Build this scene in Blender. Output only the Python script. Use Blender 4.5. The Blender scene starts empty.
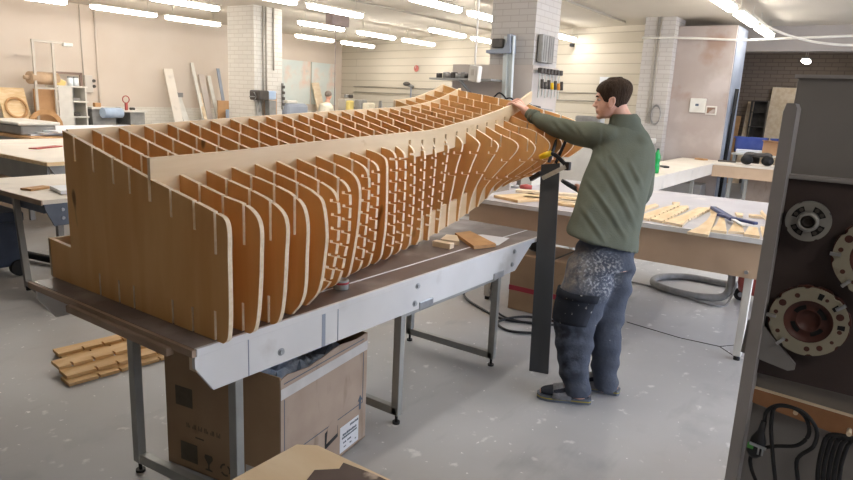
import bpy, bmesh, math, random
from mathutils import Vector, Matrix
random.seed(7)
SC = bpy.context.scene
COL = SC.collection
PI = math.pi

# ------------------------------------------------------------------ materials
def lin(c):
    if isinstance(c, str):
        c = c.lstrip('#'); c = [int(c[i:i+2], 16)/255 for i in (0, 2, 4)]
    return tuple(x/12.92 if x <= .04045 else ((x+.055)/1.055)**2.4 for x in c) + (1,)

def mat(name, col, col2=None, rough=.6, metal=0, scale=6, stretch=(1, 1, 1), bump=0, bscale=40, mix=(.35, .65), spec=.4, detail=4, distort=0):
    m = bpy.data.materials.new(name); m.use_nodes = True
    nt = m.node_tree; N = nt.nodes; L = nt.links
    b = N['Principled BSDF']
    b.inputs['Roughness'].default_value = rough; b.inputs['Metallic'].default_value = metal
    b.inputs['Specular IOR Level'].default_value = spec
    b.inputs['Base Color'].default_value = lin(col)
    if col2 or bump:
        tc = N.new('ShaderNodeTexCoord'); mp = N.new('ShaderNodeMapping')
        mp.inputs['Scale'].default_value = stretch
        L.new(tc.outputs['Object'], mp.inputs['Vector'])
    if col2:
        nz = N.new('ShaderNodeTexNoise'); nz.inputs['Scale'].default_value = scale; nz.inputs['Detail'].default_value = detail
        nz.inputs['Distortion'].default_value = distort
        L.new(mp.outputs['Vector'], nz.inputs['Vector'])
        cr = N.new('ShaderNodeValToRGB')
        cr.color_ramp.elements[0].position = mix[0]; cr.color_ramp.elements[0].color = lin(col)
        cr.color_ramp.elements[1].position = mix[1]; cr.color_ramp.elements[1].color = lin(col2)
        L.new(nz.outputs['Fac'], cr.inputs['Fac']); L.new(cr.outputs['Color'], b.inputs['Base Color'])
    if bump:
        nb = N.new('ShaderNodeTexNoise'); nb.inputs['Scale'].default_value = bscale; nb.inputs['Detail'].default_value = 3
        L.new(mp.outputs['Vector'], nb.inputs['Vector'])
        bp = N.new('ShaderNodeBump'); bp.inputs['Strength'].default_value = bump; bp.inputs['Distance'].default_value = .02
        L.new(nb.outputs['Fac'], bp.inputs['Height']); L.new(bp.outputs['Normal'], b.inputs['Normal'])
    return m

def emit(name, col, s):
    m = bpy.data.materials.new(name); m.use_nodes = True
    b = m.node_tree.nodes['Principled BSDF']
    b.inputs['Base Color'].default_value = lin(col)
    b.inputs['Emission Color'].default_value = lin(col); b.inputs['Emission Strength'].default_value = s
    return m

def overlay(m, col, scale, lo, hi, detail=5, stretch=(1, 1, 1), kind='noise', fac=1.0):
    """lay a second blotchy colour over the base colour of m"""
    nt = m.node_tree; N = nt.nodes; L = nt.links; b = N['Principled BSDF']
    tc = N.new('ShaderNodeTexCoord'); mp = N.new('ShaderNodeMapping'); mp.inputs['Scale'].default_value = stretch
    L.new(tc.outputs['Object'], mp.inputs['Vector'])
    if kind == 'noise':
        t = N.new('ShaderNodeTexNoise'); t.inputs['Scale'].default_value = scale; t.inputs['Detail'].default_value = detail
        out = t.outputs['Fac']
    else:
        t = N.new('ShaderNodeTexVoronoi'); t.inputs['Scale'].default_value = scale
        out = t.outputs['Distance']
    L.new(mp.outputs['Vector'], t.inputs['Vector'])
    r = N.new('ShaderNodeMapRange'); r.inputs['From Min'].default_value = lo; r.inputs['From Max'].default_value = hi
    r.inputs['To Max'].default_value = fac
    L.new(out, r.inputs['Value'])
    mx = N.new('ShaderNodeMix'); mx.data_type = 'RGBA'
    L.new(r.outputs['Result'], mx.inputs['Factor'])
    src = b.inputs['Base Color'].links
    if src: L.new(src[0].from_socket, mx.inputs['A'])
    else: mx.inputs['A'].default_value = b.inputs['Base Color'].default_value
    mx.inputs['B'].default_value = lin(col)
    L.new(mx.outputs['Result'], b.inputs['Base Color'])
    return m

def brick(name, c1, c2, mortar, scale=1.0, bw=.4, rh=.2, msize=.012, rough=.85, plane='yz', offset=.5, bump=.35):
    m = bpy.data.materials.new(name); m.use_nodes = True
    nt = m.node_tree; N = nt.nodes; L = nt.links; b = N['Principled BSDF']; b.inputs['Roughness'].default_value = rough
    tc = N.new('ShaderNodeTexCoord'); sp = N.new('ShaderNodeSeparateXYZ'); ad = N.new('ShaderNodeMath'); cb = N.new('ShaderNodeCombineXYZ')
    L.new(tc.outputs['Object'], sp.inputs['Vector'])
    ad.operation = 'ADD'; L.new(sp.outputs['X'], ad.inputs[0]); L.new(sp.outputs['Y'], ad.inputs[1])
    L.new(ad.outputs[0], cb.inputs['X']); L.new(sp.outputs['Z'], cb.inputs['Y'])
    t = N.new('ShaderNodeTexBrick'); t.offset = offset
    t.inputs['Color1'].default_value = lin(c1); t.inputs['Color2'].default_value = lin(c2); t.inputs['Mortar'].default_value = lin(mortar)
    t.inputs['Scale'].default_value = scale; t.inputs['Mortar Size'].default_value = msize
    t.inputs['Brick Width'].default_value = bw; t.inputs['Row Height'].default_value = rh; t.inputs['Mortar Smooth'].default_value = .3
    L.new(cb.outputs['Vector'], t.inputs['Vector'])
    L.new(t.outputs['Color'], b.inputs['Base Color'])
    bp = N.new('ShaderNodeBump'); bp.inputs['Strength'].default_value = bump; bp.inputs['Distance'].default_value = .01; bp.invert = True
    L.new(t.outputs['Fac'], bp.inputs['Height']); L.new(bp.outputs['Normal'], b.inputs['Normal'])
    return m

M = {}
# plywood: birch veneer in two tones with light painted in, shaded on the ribs, lit on the long boards, cream end grain on every cut edge
M['veneer'] = overlay(mat('shaded_rib_veneer', '#dca463', '#e6b677', rough=.55, scale=3, stretch=(1, 2.5, .5), detail=6, distort=.6), '#8a5a2c', 2.6, .70, .80, stretch=(1, 1.2, .45), fac=.4)
overlay(M['veneer'], '#5a3414', 6, .735, .77, detail=1, stretch=(1, 1.3, .7), fac=.75)
M['litveneer'] = overlay(mat('lit_stringer_veneer', '#d9bd94', '#e5cda8', rough=.55, scale=4, stretch=(.4, 1, 2.5), detail=6, distort=.5), '#a87a4a', 5, .70, .76, fac=.7)
M['plyedge'] = mat('plywood_edge', '#eedcc0', '#e4cfad', rough=.65, scale=60, stretch=(1, 1, 1))
M['pine'] = mat('pale_board', '#d8b787', '#e8cfa6', rough=.6, scale=5, stretch=(1, 4, 4), detail=6)
M['pine2'] = mat('pale_board_dusty', '#dcc6a4', '#ead9bf', rough=.65, scale=4, stretch=(1, 3, 3))
M['mdf'] = mat('brown_fibreboard', '#b98d5e', '#c79c6d', rough=.7, scale=9)
M['ochrewood'] = mat('ochre_slat', '#d3a86c', '#e0bb86', rough=.6, scale=5, stretch=(1, 4, 4), detail=6)
M['phenolic'] = overlay(mat('dark_film_plywood', '#635753', '#736763', rough=.38, scale=5, detail=8), '#b3a9a2', 3.2, .50, .72, detail=8, fac=.65)
M['whiteboard'] = overlay(mat('white_melamine', '#d9d8d6', '#e2e1df', rough=.45, scale=3), '#b9b4ac', 4, .62, .72, fac=.5)
M['battenwood'] = mat('batten_wood', '#9c8570', '#b09a86', rough=.6, scale=4, stretch=(4, 1, 4))
M['steel'] = mat('grey_painted_steel', '#999a95', '#a5a6a1', rough=.4, metal=.25, scale=8)
M['zinc'] = mat('zinc', '#a9abad', '#bcbec0', rough=.3, metal=.8, scale=20)
M['rubber'] = mat('black_rubber', '#1c1c1d', rough=.6)
M['blackplastic'] = mat('black_plastic', '#212123', rough=.45)
M['darkboard'] = mat('charcoal_board', '#43464a', '#4c4f53', rough=.5, scale=3, stretch=(1, 1, .3))
M['cardboard'] = overlay(mat('cardboard', '#9f8264', '#ab8f70', rough=.8, scale=4), '#6e543c', 7, .66, .8, fac=.5)
M['cardgrey'] = overlay(mat('dusty_cardboard', '#b3a191', '#a89585', rough=.8, scale=5, stretch=(1, 1, 1)), '#8a7765', 14, .58, .72, stretch=(1, 1, .25), fac=.7)
M['cardink'] = mat('cardboard_print', '#5f5747', '#6b604e', rough=.8, scale=20)
M['paper'] = mat('white_paper', '#e6e8ec', '#dcdfe4', rough=.6, scale=5)
M['tape'] = mat('clear_tape', '#c6c3c0', '#d2d0cd', rough=.3, scale=9)
M['redtape'] = mat('red_tape', '#a83a44', rough=.5)
M['ink'] = mat('label_ink', '#55606e', rough=.6)
M['bluewrap'] = mat('blue_plastic_wrap', '#9fb1cc', '#cdd8e8', rough=.25, scale=25, bump=.5, bscale=30)
M['bluedark'] = mat('navy_plastic', '#2a3460', '#33406f', rough=.5, scale=8)
M['bluebin'] = mat('blue_grey_plastic', '#333c4e', '#3d475a', rough=.5, scale=6)
M['bluecrate'] = mat('blue_crate', '#4a5fae', '#5a6cb8', rough=.5, scale=6)
M['red'] = mat('red_enamel', '#b3564f', '#a04842', rough=.45, scale=6)
M['yellow'] = mat('yellow_plastic', '#e9bf1e', rough=.4)
M['green'] = bpy.data.materials.new('green_bottle_plastic')
M['silver'] = mat('brushed_aluminium', '#b8bbb4', '#cfd1ca', rough=.38, metal=.3, scale=30, stretch=(1, 1, 8))
M['machine'] = overlay(mat('machine_paint', '#88837f', '#908b86', rough=.55, scale=3), '#8f8985', 3.5, .55, .72, fac=.6)
M['machinedark'] = overlay(mat('machine_dark_board', '#443835', '#4c403d', rough=.6, scale=4), '#665a57', 6, .62, .8, fac=.5)
M['machinepost'] = mat('machine_post_paint', '#98938f', '#a19c98', rough=.5, scale=5)
M['disc'] = overlay(mat('worn_disc_metal', '#8f8d86', '#a3a199', rough=.42, metal=.35, scale=9), '#6d6a5f', 12, .6, .75, fac=.6)
M['discwarm'] = overlay(mat('yellowed_disc_metal', '#9c9683', '#aaa38f', rough=.45, metal=.3, scale=9), '#5a4a3a', 14, .62, .75, fac=.7)
M['rust'] = overlay(mat('red_brown_paint', '#4a2820', '#573026', rough=.5, scale=10), '#2b1512', 10, .55, .8)
M['black'] = mat('matt_black', '#121212', rough=.7)
M['brownstrip'] = mat('brown_strip_wood', '#9a6c4a', '#a87954', rough=.65, scale=4, stretch=(1, 3, 3))
M['greyplate'] = mat('grey_plate', '#84817e', '#8d8a87', rough=.5, scale=6)
M['cable'] = mat('cable_sheath', '#1b1b1c', '#262627', rough=.5, scale=30)
M['hose'] = mat('grey_hose', '#7e7d7b', '#8c8b89', rough=.5, scale=20)
M['greenplug'] = mat('green_plastic', '#4f9a4a', rough=.4)
# person
M['skin'] = mat('skin', '#deb09a', '#d29d87', rough=.5, scale=14)
M['hair'] = mat('dark_brown_hair', '#33271e', '#45372b', spec=.1, rough=.8, scale=60, stretch=(1, 1, .3), bump=.5, bscale=120)
M['shirt'] = overlay(mat('olive_fleece', '#5e6256', '#696d60', rough=.9, scale=3, bump=.12, bscale=120, spec=.15), '#767b6c', 22, .74, .80, fac=.6)
M['trouser'] = overlay(overlay(mat('slate_work_trouser', '#484d58', '#555a65', rough=.85, scale=5, bump=.2, bscale=70, spec=.15), '#7c7f80', 8, .58, .74, fac=.5), '#d8d8d4', 34, .73, .77, fac=.8)
M['trouserdark'] = overlay(mat('black_reinforced_cloth', '#24262b', '#30333a', rough=.85, scale=9, spec=.15), '#b8b6b0', 30, .66, .72, fac=.7)
M['trouserdust'] = overlay(mat('dusty_cloth', '#857d70', '#6b675f', rough=.9, scale=14, spec=.1), '#b9b2a6', 20, .58, .7, fac=.7)
M['sock'] = mat('navy_sock', '#23252d', '#2d3038', rough=.9, scale=30)
M['strap'] = mat('grey_sandal_strap', '#77777a', '#8f8f91', rough=.8, scale=60)
M['sole'] = mat('slate_sandal_sole', '#5d6470', '#6a717d', rough=.7, scale=9)
M['soleyellow'] = mat('yellow_sole_line', '#a99a3c', rough=.6)
M['eye'] = mat('eye', '#2b211d', rough=.2)
M['greyhair'] = mat('grey_hair', '#6e6259', '#857a70', rough=.8, scale=30)
M['cream'] = mat('cream_cloth', '#d5cdb7', '#ded7c4', rough=.9, scale=5)
# room
M['floor'] = overlay(overlay(overlay(mat('concrete_floor', '#a6a6a6', '#b7b7b7', rough=.42, scale=.9, detail=8, mix=(.3, .7), bump=.05, bscale=6), '#a59b91', .55, .50, .68, fac=.6), '#8e8f92', 2.6, .58, .74, detail=8, fac=.5), '#dddcd9', 9, .64, .70, detail=9, fac=.7)
overlay(M['floor'], '#f0efec', 30, .70, .735, detail=3, fac=.9)
overlay(M['floor'], '#77777a', 1.3, .60, .75, detail=10, stretch=(1, 3, 1), fac=.5)
M['ceiling'] = mat('painted_ceiling', '#d2cabc', '#c6beb0', rough=.85, scale=.5)
M['pinkwall'] = overlay(mat('pinkish_plaster', '#d5c9bb', '#cfc1b1', rough=.9, scale=.8, detail=6), '#d4bda5', .35, .58, .78, fac=.5)
M['whitewall'] = brick('white_painted_brick', '#ddd8cc', '#d8d2c5', '#cbc4b6', bw=.25, rh=.075, msize=.006)
M['blockwall'] = brick('cream_block_wall', '#cec6b6', '#c9c1b0', '#b3aa98', bw=60, rh=.215, msize=.012, bump=.5)
M['whitecol'] = brick('white_brick_column', '#dcd8cf', '#d6d2c8', '#cac4b9', bw=.27, rh=.085, msize=.009)
M['greybrick'] = brick('grey_brick_column', '#bfbab4', '#b9b3ac', '#aca59d', bw=.25, rh=.08, msize=.007, bump=.12)
M['greyplaster'] = overlay(mat('grey_plaster', '#bcb1a8', '#c4bab1', rough=.9, scale=2), '#c9c4bf', 1.6, .55, .7, fac=.6)
M['taupe'] = overlay(overlay(mat('taupe_plaster', '#aa9d95', '#b3a7a0', rough=.9, scale=1.4, detail=7), '#9c7d69', 1.9, .56, .72, fac=.7), '#c8bfb9', 1.3, .55, .7, fac=.6)
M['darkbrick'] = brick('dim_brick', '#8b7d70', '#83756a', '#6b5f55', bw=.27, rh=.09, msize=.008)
M['greypaint_light'] = mat('blue_grey_paint_and_light', '#99a0ac', '#8d94a0', rough=.7, scale=3)
M['pipe'] = mat('grey_conduit', '#a9a295', rough=.5)
M['whitemetal'] = mat('white_enamel', '#dedbd2', '#d4d0c6', rough=.4, scale=5)
M['lampbody'] = mat('lamp_housing', '#c9c4b8', rough=.5)
M['tube'] = emit('lit_diffuser', '#fffaf4', 12)
M['glass'] = mat('frosted_glass', '#e8eef2', rough=.3)
M['mapblue'] = overlay(overlay(mat('pale_wall_sheet', '#cfd8d4', '#dde0d8', rough=.6, scale=1.2), '#e3c3b0', 1.0, .50, .60, fac=.8), '#a9bcc0', 2.6, .62, .72, fac=.6)
M['crate_brown'] = mat('plain_cardboard', '#b98f68', '#c49b74', rough=.8, scale=5)
M['kraft'] = mat('kraft_paper', '#b69a7c', '#c2a88b', rough=.7, scale=6)
M['greymetal'] = mat('grey_machine_metal', '#8d8c88', '#9b9a96', rough=.5, metal=.2, scale=10)
M['darkmetal'] = mat('dark_metal', '#4b4743', '#57524d', rough=.5, metal=.3, scale=12)
M['lightblue'] = mat('light_blue_plastic', '#a9bdd6', '#b9cbe0', rough=.5, scale=8)
M['orangeply'] = mat('plywood_sheet', '#b58a5e', '#c2986c', rough=.6, scale=4)
M['benchgrey'] = mat('grey_bench_metal', '#8d8b88', '#7f7d7a', rough=.5, scale=3)
M['benchblue'] = mat('blue_grey_bench_metal', '#5c6472', '#6c7482', rough=.5, scale=4)
M['wornpaint'] = overlay(mat('worn_brown_film', '#5b4b44', '#6a5850', rough=.6, scale=6, detail=8), '#cdb7a3', 9, .60, .66, detail=8, fac=.85)
M['lilactop'] = overlay(mat('dusty_lilac_top', '#b3b0b6', '#bdbabf', rough=.55, scale=3), '#cfcac6', 4, .58, .7, fac=.6)
M['panelbrown'] = mat('brown_bench_panel', '#bda287', '#c8ae93', rough=.65, scale=3)
M['benchtop'] = overlay(mat('dusty_bench_top', '#ddd4c6', '#e5ddd1', rough=.6, scale=2), '#c0b8ae', 3, .58, .72, fac=.6)
M['benchpine'] = overlay(mat('worn_pine_top', '#e2c8a2', '#ebd5b3', rough=.6, scale=4, stretch=(3, 1, 1), detail=6), '#8a6f58', 6, .66, .74, stretch=(4, 1, 1), fac=.7)
g = M['green']; g.use_nodes = True; b = g.node_tree.nodes['Principled BSDF']
b.inputs['Base Color'].default_value = lin('#22b45e'); b.inputs['Roughness'].default_value = .15; b.inputs['Transmission Weight'].default_value = .35

# ------------------------------------------------------------------ mesh helpers
class MB:
    def __init__(s): s.bm = bmesh.new(); s.mats = []
    def mi(s, m):
        if m is None: return 0
        if m not in s.mats: s.mats.append(m)
        return s.mats.index(m)
    def box(s, lo, hi, m=None, rz=0, bev=0):
        c = [(a+b)/2 for a, b in zip(lo, hi)]; d = [abs(b-a) for a, b in zip(lo, hi)]
        return s.cbox(c, d, m, Matrix.Rotation(rz, 4, 'Z'), bev)
    def cbox(s, c, d, m=None, rot=None, bev=0):
        r = bmesh.ops.create_cube(s.bm, size=1)
        vs = r['verts']
        T = Matrix.Translation(c) @ (rot or Matrix.Identity(4)) @ Matrix.Diagonal((*d, 1))
        bmesh.ops.transform(s.bm, matrix=T, verts=vs)
        fs = {f for v in vs for f in v.link_faces}
        k = s.mi(m)
        for f in fs: f.material_index = k
        if bev:
            es = list({e for v in vs for e in v.link_edges})
            rr = bmesh.ops.bevel(s.bm, geom=es, offset=min(bev, min(d)*.45), segments=2, affect='EDGES', profile=.5)
            for f in rr['faces']: f.material_index = k
        return s
    def bar(s, a, b, w, h, m=None, up=(0, 0, 1), bev=0):
        a = Vector(a); b = Vector(b); x = (b-a); l = x.length; x.normalize()
        y = Vector(up).cross(x)
        if y.length < 1e-4: y = Vector((0, 1, 0)).cross(x)
        y.normalize(); z = x.cross(y)
        R = Matrix((x, y, z)).transposed().to_4x4()
        return s.cbox((a+b)/2, (l, w, h), m, R, bev)
    def loft(s, rings, m=None, cap=True, smooth=True, closed=False):
        k = s.mi(m); V = [[s.bm.verts.new(p) for p in r] for r in rings]
        n = len(V[0])
        for i in range(len(V)-(0 if closed else 1)):
            A, B = V[i], V[(i+1) % len(V)]
            for j in range(n):
                f = s.bm.faces.new((A[j], A[(j+1) % n], B[(j+1) % n], B[j])); f.material_index = k; f.smooth = smooth
        if cap and not closed:
            for r in (V[0][::-1], V[-1]):
                f = s.bm.faces.new(r); f.material_index = k
        return s
    def tube(s, pts, r, m=None, n=8, closed=False, cap=True):
        P = [Vector(p) for p in pts]; R = r if isinstance(r, (list, tuple)) else [r]*len(P)
        rings = []; ref = Vector((0, 0, 1))
        for i, p in enumerate(P):
            if closed: t = P[(i+1) % len(P)]-P[i-1]
            else: t = P[min(i+1, len(P)-1)]-P[max(i-1, 0)]
            t.normalize()
            if abs(t.dot(ref)) > .95: u = t.cross(Vector((1, 0, 0)) if i == 0 or abs(t.x) < .9 else Vector((0, 1, 0)))
            else: u = t.cross(ref)
            if i and u.dot(lu) < 0 and abs(u.normalized().dot(lu)) > .3: u = -u
            u.normalize(); v = t.cross(u); lu = u
            rings.append([p+(u*math.cos(2*PI*j/n)+v*math.sin(2*PI*j/n))*R[i] for j in range(n)])
        return s.loft(rings, m, cap, True, closed)
    def cyl(s, a, b, r, m=None, n=16, r2=None):
        return s.tube([a, b], [r, r if r2 is None else r2], m, n)
    def lathe(s, prof, axis_o, axis_d, m=None, n=24, cap=False):
        o = Vector(axis_o); d = Vector(axis_d).normalized()
        u = d.cross(Vector((0, 0, 1)))
        if u.length < 1e-3: u = Vector((1, 0, 0))
        u.normalize(); v = d.cross(u)
        return s.loft([[o+d*h+(u*math.cos(2*PI*j/n)+v*math.sin(2*PI*j/n))*max(r, 1e-4) for j in range(n)] for r, h in prof], m, cap)
    def prism(s, poly, o, ex, ey, n, th, m=None, me=None):
        """polygon (u,v) in the plane o+u*ex+v*ey, extruded along n by th; me = material of the cut edge"""
        o = Vector(o); ex = Vector(ex); ey = Vector(ey); n = Vector(n)
        A = [s.bm.verts.new(o+ex*u+ey*v) for u, v in poly]; B = [s.bm.verts.new(o+ex*u+ey*v+n*th) for u, v in poly]
        k = s.mi(m); e = s.mi(me or m)
        f1 = s.bm.faces.new(A); f1.material_index = k
        f2 = s.bm.faces.new(B[::-1]); f2.material_index = k
        for i in range(len(A)):
            j = (i+1) % len(A)
            f = s.bm.faces.new((A[i], B[i], B[j], A[j])); f.material_index = e
        return s
    def ball(s, c, r, m=None, seg=16, rot=None):
        if not isinstance(r, (list, tuple)): r = (r, r, r)
        k = s.mi(m)
        rr = bmesh.ops.create_uvsphere(s.bm, u_segments=seg, v_segments=seg//2+2, radius=1)
        bmesh.ops.transform(s.bm, matrix=Matrix.Translation(c) @ (rot or Matrix.Identity(4)) @ Matrix.Diagonal((*r, 1)), verts=rr['verts'])
        for f in {f for v in rr['verts'] for f in v.link_faces}: f.material_index = k; f.smooth = True
        return s
    def build(s, name, m=None, parent=None, remesh=0, smooth_it=0, local=False):
        bmesh.ops.recalc_face_normals(s.bm, faces=s.bm.faces)
        if parent is not None and not local:
            bmesh.ops.translate(s.bm, vec=-root_loc(parent), verts=s.bm.verts)
        me = bpy.data.meshes.new(name); s.bm.to_mesh(me); s.bm.free()
        ms = s.mats or ([m] if m else [])
        if m and m not in ms and not s.mats: ms = [m]
        for x in ms: me.materials.append(x)
        o = bpy.data.objects.new(name, me); COL.objects.link(o)
        if remesh:
            md = o.modifiers.new('r', 'REMESH'); md.mode = 'VOXEL'; md.voxel_size = remesh; md.use_smooth_shade = True
            if smooth_it:
                sm = o.modifiers.new('s', 'SMOOTH'); sm.iterations = smooth_it; sm.factor = .5
            dg = bpy.context.evaluated_depsgraph_get(); dg.update()
            nm = bpy.data.meshes.new_from_object(o.evaluated_get(dg)); o.modifiers.clear()
            o.data = nm; nm.name = name
            if not nm.materials:
                for x in ms: nm.materials.append(x)
            for p in nm.polygons: p.use_smooth = True
        if parent is not None: o.parent = parent
        return o

def root_loc(o):
    v = Vector((0, 0, 0))
    while o is not None: v += o.location; o = o.parent
    return v

def thing(name, label, cat, loc, group=None, rz=0):
    o = bpy.data.objects.new(name, None); COL.objects.link(o)
    o.location = loc; o.rotation_euler = (0, 0, rz); o.empty_display_size = .1
    o['label'] = label; o['category'] = cat
    if group: o['group'] = group
    return o
def tag(o, label, cat, group=None, kind=None):
    o['label'] = label; o['category'] = cat
    if group: o['group'] = group
    if kind: o['kind'] = kind
    return o
def struct(o):
    o['kind'] = 'structure'; return o
def origin(o, loc=None):
    """move a single-mesh thing's origin to the middle of its base"""
    me = o.data; xs = [v.co for v in me.vertices]
    c = Vector(loc) if loc else Vector(((min(v.x for v in xs)+max(v.x for v in xs))/2, (min(v.y for v in xs)+max(v.y for v in xs))/2, min(v.z for v in xs)))
    me.transform(Matrix.Translation(-c)); o.location = o.location+c
    return o
def copy_tree(o, parent=None):
    c = o.copy(); COL.objects.link(c)
    if parent is not None: c.parent = parent
    for ch in list(o.children): copy_tree(ch, c)
    return c
def catmull(P, n=6, alpha=.5):
    P = [Vector(p) for p in P]
    if len(P) < 3: return P
    Q = [P[0]*2-P[1]]+P+[P[-1]*2-P[-2]]; out = []
    for i in range(1, len(Q)-2):
        p0, p1, p2, p3 = Q[i-1:i+3]
        t0 = 0; t1 = t0+max((p1-p0).length, 1e-6)**alpha; t2 = t1+max((p2-p1).length, 1e-6)**alpha; t3 = t2+max((p3-p2).length, 1e-6)**alpha
        for k in range(n):
            t = t1+(t2-t1)*k/n
            a1 = p0*((t1-t)/(t1-t0))+p1*((t-t0)/(t1-t0)); a2 = p1*((t2-t)/(t2-t1))+p2*((t-t1)/(t2-t1)); a3 = p2*((t3-t)/(t3-t2))+p3*((t-t2)/(t3-t2))
            b1 = a1*((t2-t)/(t2-t0))+a2*((t-t0)/(t2-t0)); b2 = a2*((t3-t)/(t3-t1))+a3*((t-t1)/(t3-t1))
            out.append(b1*((t2-t)/(t2-t1))+b2*((t-t1)/(t2-t1)))
    out.append(P[-1]); return out
def interp(tab, x):
    if x <= tab[0][0]: return tab[0][1]
    for (a, b), (c, d) in zip(tab, tab[1:]):
        if x <= c: return b+(d-b)*(x-a)/(c-a)
    return tab[-1][1]

# ------------------------------------------------------------------ camera
F_PX, PITCH, ROLL, YAW, CAMH = 642.307, .215199, .046283, .609248, 1.65
fw = Vector((math.cos(YAW)*math.cos(PITCH), math.sin(YAW)*math.cos(PITCH), -math.sin(PITCH)))
rt = Vector((math.sin(YAW), -math.cos(YAW), 0)); up = rt.cross(fw)
cr, cu = rt*math.cos(ROLL)+up*math.sin(ROLL), -rt*math.sin(ROLL)+up*math.cos(ROLL)
cd = bpy.data.cameras.new('camera'); cam = bpy.data.objects.new('camera', cd); COL.objects.link(cam)
Rm = Matrix((cr, cu, -fw)).transposed().to_4x4(); cam.matrix_world = Matrix.Translation((0, 0, CAMH)) @ Rm
cd.sensor_width = 36; cd.lens = F_PX*36/853; cd.clip_start = .05; cd.clip_end = 100
SC.camera = cam

# ------------------------------------------------------------------ the room
CH = 3.35
struct(MB().box((-4, -5, -.1), (20, 15.2, 0)).build('floor', M['floor']))
ck = MB().tube([(4.9, 1.45, .0004), (4.823, 1.02, .0004), (4.84, .75, .0004), (4.68, .6, .0004)], .004, n=4).tube([(4.84, .75, .0004), (4.96, .66, .0004), (5.1, .3, .0004)], .003, n=4)
struct(ck.build('trim_3', M['darkmetal']))
struct(MB().box((-4, -5, CH), (20, 15.2, CH+.1)).build('ceiling', M['ceiling']))
w = MB().box((-4, 14.9, 0), (17, 15.1, 1.16), M['whitewall']).box((-4, 14.9, 1.16), (17, 15.1, CH), M['pinkwall'])
struct(w.build('wall_left'))
# the far wall runs at a slight angle to the rest
A = Vector((16.1, 15.1)); B = Vector((13.72, 4.0)); d = (A-B).normalized(); n = Vector((d.y, -d.x))
w = MB().prism([(0, 0), ((A-B).length, 0), ((A-B).length, CH), (0, CH)], (B.x, B.y, 0), (d.x, d.y, 0), (0, 0, 1), (n.x, n.y, 0), .2)
struct(w.build('wall_far', M['blockwall']))
struct(MB().box((12.75, 3.52, 0), (13.4, 4.08, CH)).build('wall_pier', M['greybrick']))
struct(MB().box((13, 2.5, 0), (13.95, 3.53, 3.2), M['taupe']).build('wall_partition', M['taupe']))
struct(MB().box((14.6, -5, 2.88), (14.9, 3.6, CH)).build('trim_1', mat('lintel_paint', '#a29a93', '#aaa29b', rough=.9, scale=1.5)))
struct(MB().box((14.6, -5, 0), (14.9, .1, 2.88)).build('wall_opening', M['greyplaster']))
struct(MB().box((13.05, 2.485, 0), (13.95, 2.5, 3.2)).build('trim_lit_side', M['greypaint_light']))  # partition side tinted bluish, window light put into the colour
struct(MB().box((17.6, -5, 0), (17.8, 4.5, CH)).build('wall_store', M['darkbrick']))
struct(MB().box((13.9, 4.3, 0), (17.8, 4.5, CH)).build('wall_store_side', M['darkbrick']))
struct(MB().box((-4.2, -5, 0), (-4, 15.1, CH)).build('wall_near', mat('near_wall_paint', '#6d645d', '#756c65', rough=.9, scale=1)))
w = MB()
w.box((-4, -5.2, 0), (18, -5, 1.0)).box((-4, -5.2, 2.95), (18, -5, CH))
wx = [(1.6, 4.4), (5.2, 8.2), (9.0, 12.0)]
edges = [-4]+[v for p in wx for v in p]+[18]
for a, b in zip(edges[::2], edges[1::2]): w.box((a, -5.2, 1.0), (b, -5, 2.95))
struct(w.build('wall_right', M['taupe']))
WINLIGHT = emit('daylit_glass', '#d9e6ff', 4.7)
for i, (a, b) in enumerate(wx):
    f = MB()
    for z in (1.0, 1.95, 2.9): f.box((a, -5.14, z), (b, -5.06, z+.05), M['whitemetal'])
    for k in range(4): x = a+(b-a-.05)*k/3; f.box((x, -5.14, 1.0), (x+.05, -5.06, 2.95), M['whitemetal'])
    fo = struct(f.build('window_%d' % (i+1)))
    MB().box((a+.02, -5.11, 1.03), (b-.02, -5.09, 2.93)).build('window_pane', WINLIGHT, fo)
# white brick column with conduits, grey column with a low plastered wall beside it
c = struct(MB().box((9, 10.77, 0), (9.75, 11.6, CH)).build('wall_column', M['whitecol']))
for x, z0 in ((9.22, 1.5), (9.3, 1.5), (9.5, 2.1)):
    tag(origin(MB().cyl((x, 10.75, z0), (x, 10.75, CH), .016, n=8).build('conduit_pipe', M['pipe'])), 'thin grey conduit running down the white brick column, '+{9.22: 'nearest its corner', 9.3: 'middle of three', 9.5: 'short one, nearest its far edge'}[x], 'pipe', 'conduits on the white column')
struct(MB().box((8, 4.0, 0), (8.75, 4.66, CH), M['greybrick']).build('wall_post', M['greybrick']))
struct(MB().box((7.97, 3.97, 0), (8.78, 4.66, 2.16), M['greyplaster']).box((7.97, 4.66, 0), (8.2, 5.24, 2.16), M['greyplaster']).build('wall_low', M['greyplaster']))
# conduit lines and cables
tag(origin(MB().tube(catmull([(12.72, 4.1, 2.98), (12.72, 3.2, 2.96), (12.9, 2.4, 2.93), (12.9, 1.6, 2.95), (12.9, 0, 3.0)], 4), .02, n=8).build('wall_conduit', M['whitemetal'])), 'pale conduit running level across the taupe wall under the ceiling', 'pipe')
tag(origin(MB().tube(catmull([(12.4, 2.2, 3.3), (12.5, 1.9, 3.08), (12.7, 1.3, 2.88), (12.8, .6, 2.82), (12.85, -.4, 2.95)], 6), .02, n=8).build('electric_cable', M['whitemetal'])), 'sagging pale cable hanging below the ceiling near the dark opening', 'cable')
tag(origin(MB().box((5.5, 4.62, CH-.03), (13.2, 4.66, CH-.001)).build('ceiling_duct', M['pipe'])), 'thin grey duct along the ceiling leading to the brick pier', 'duct')
tag(origin(MB().box((5, 8.2, CH-.03), (15, 8.26, CH-.001)).build('ceiling_duct', M['pipe'])), 'thin grey duct along the ceiling above the middle lamp row', 'duct')

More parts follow.
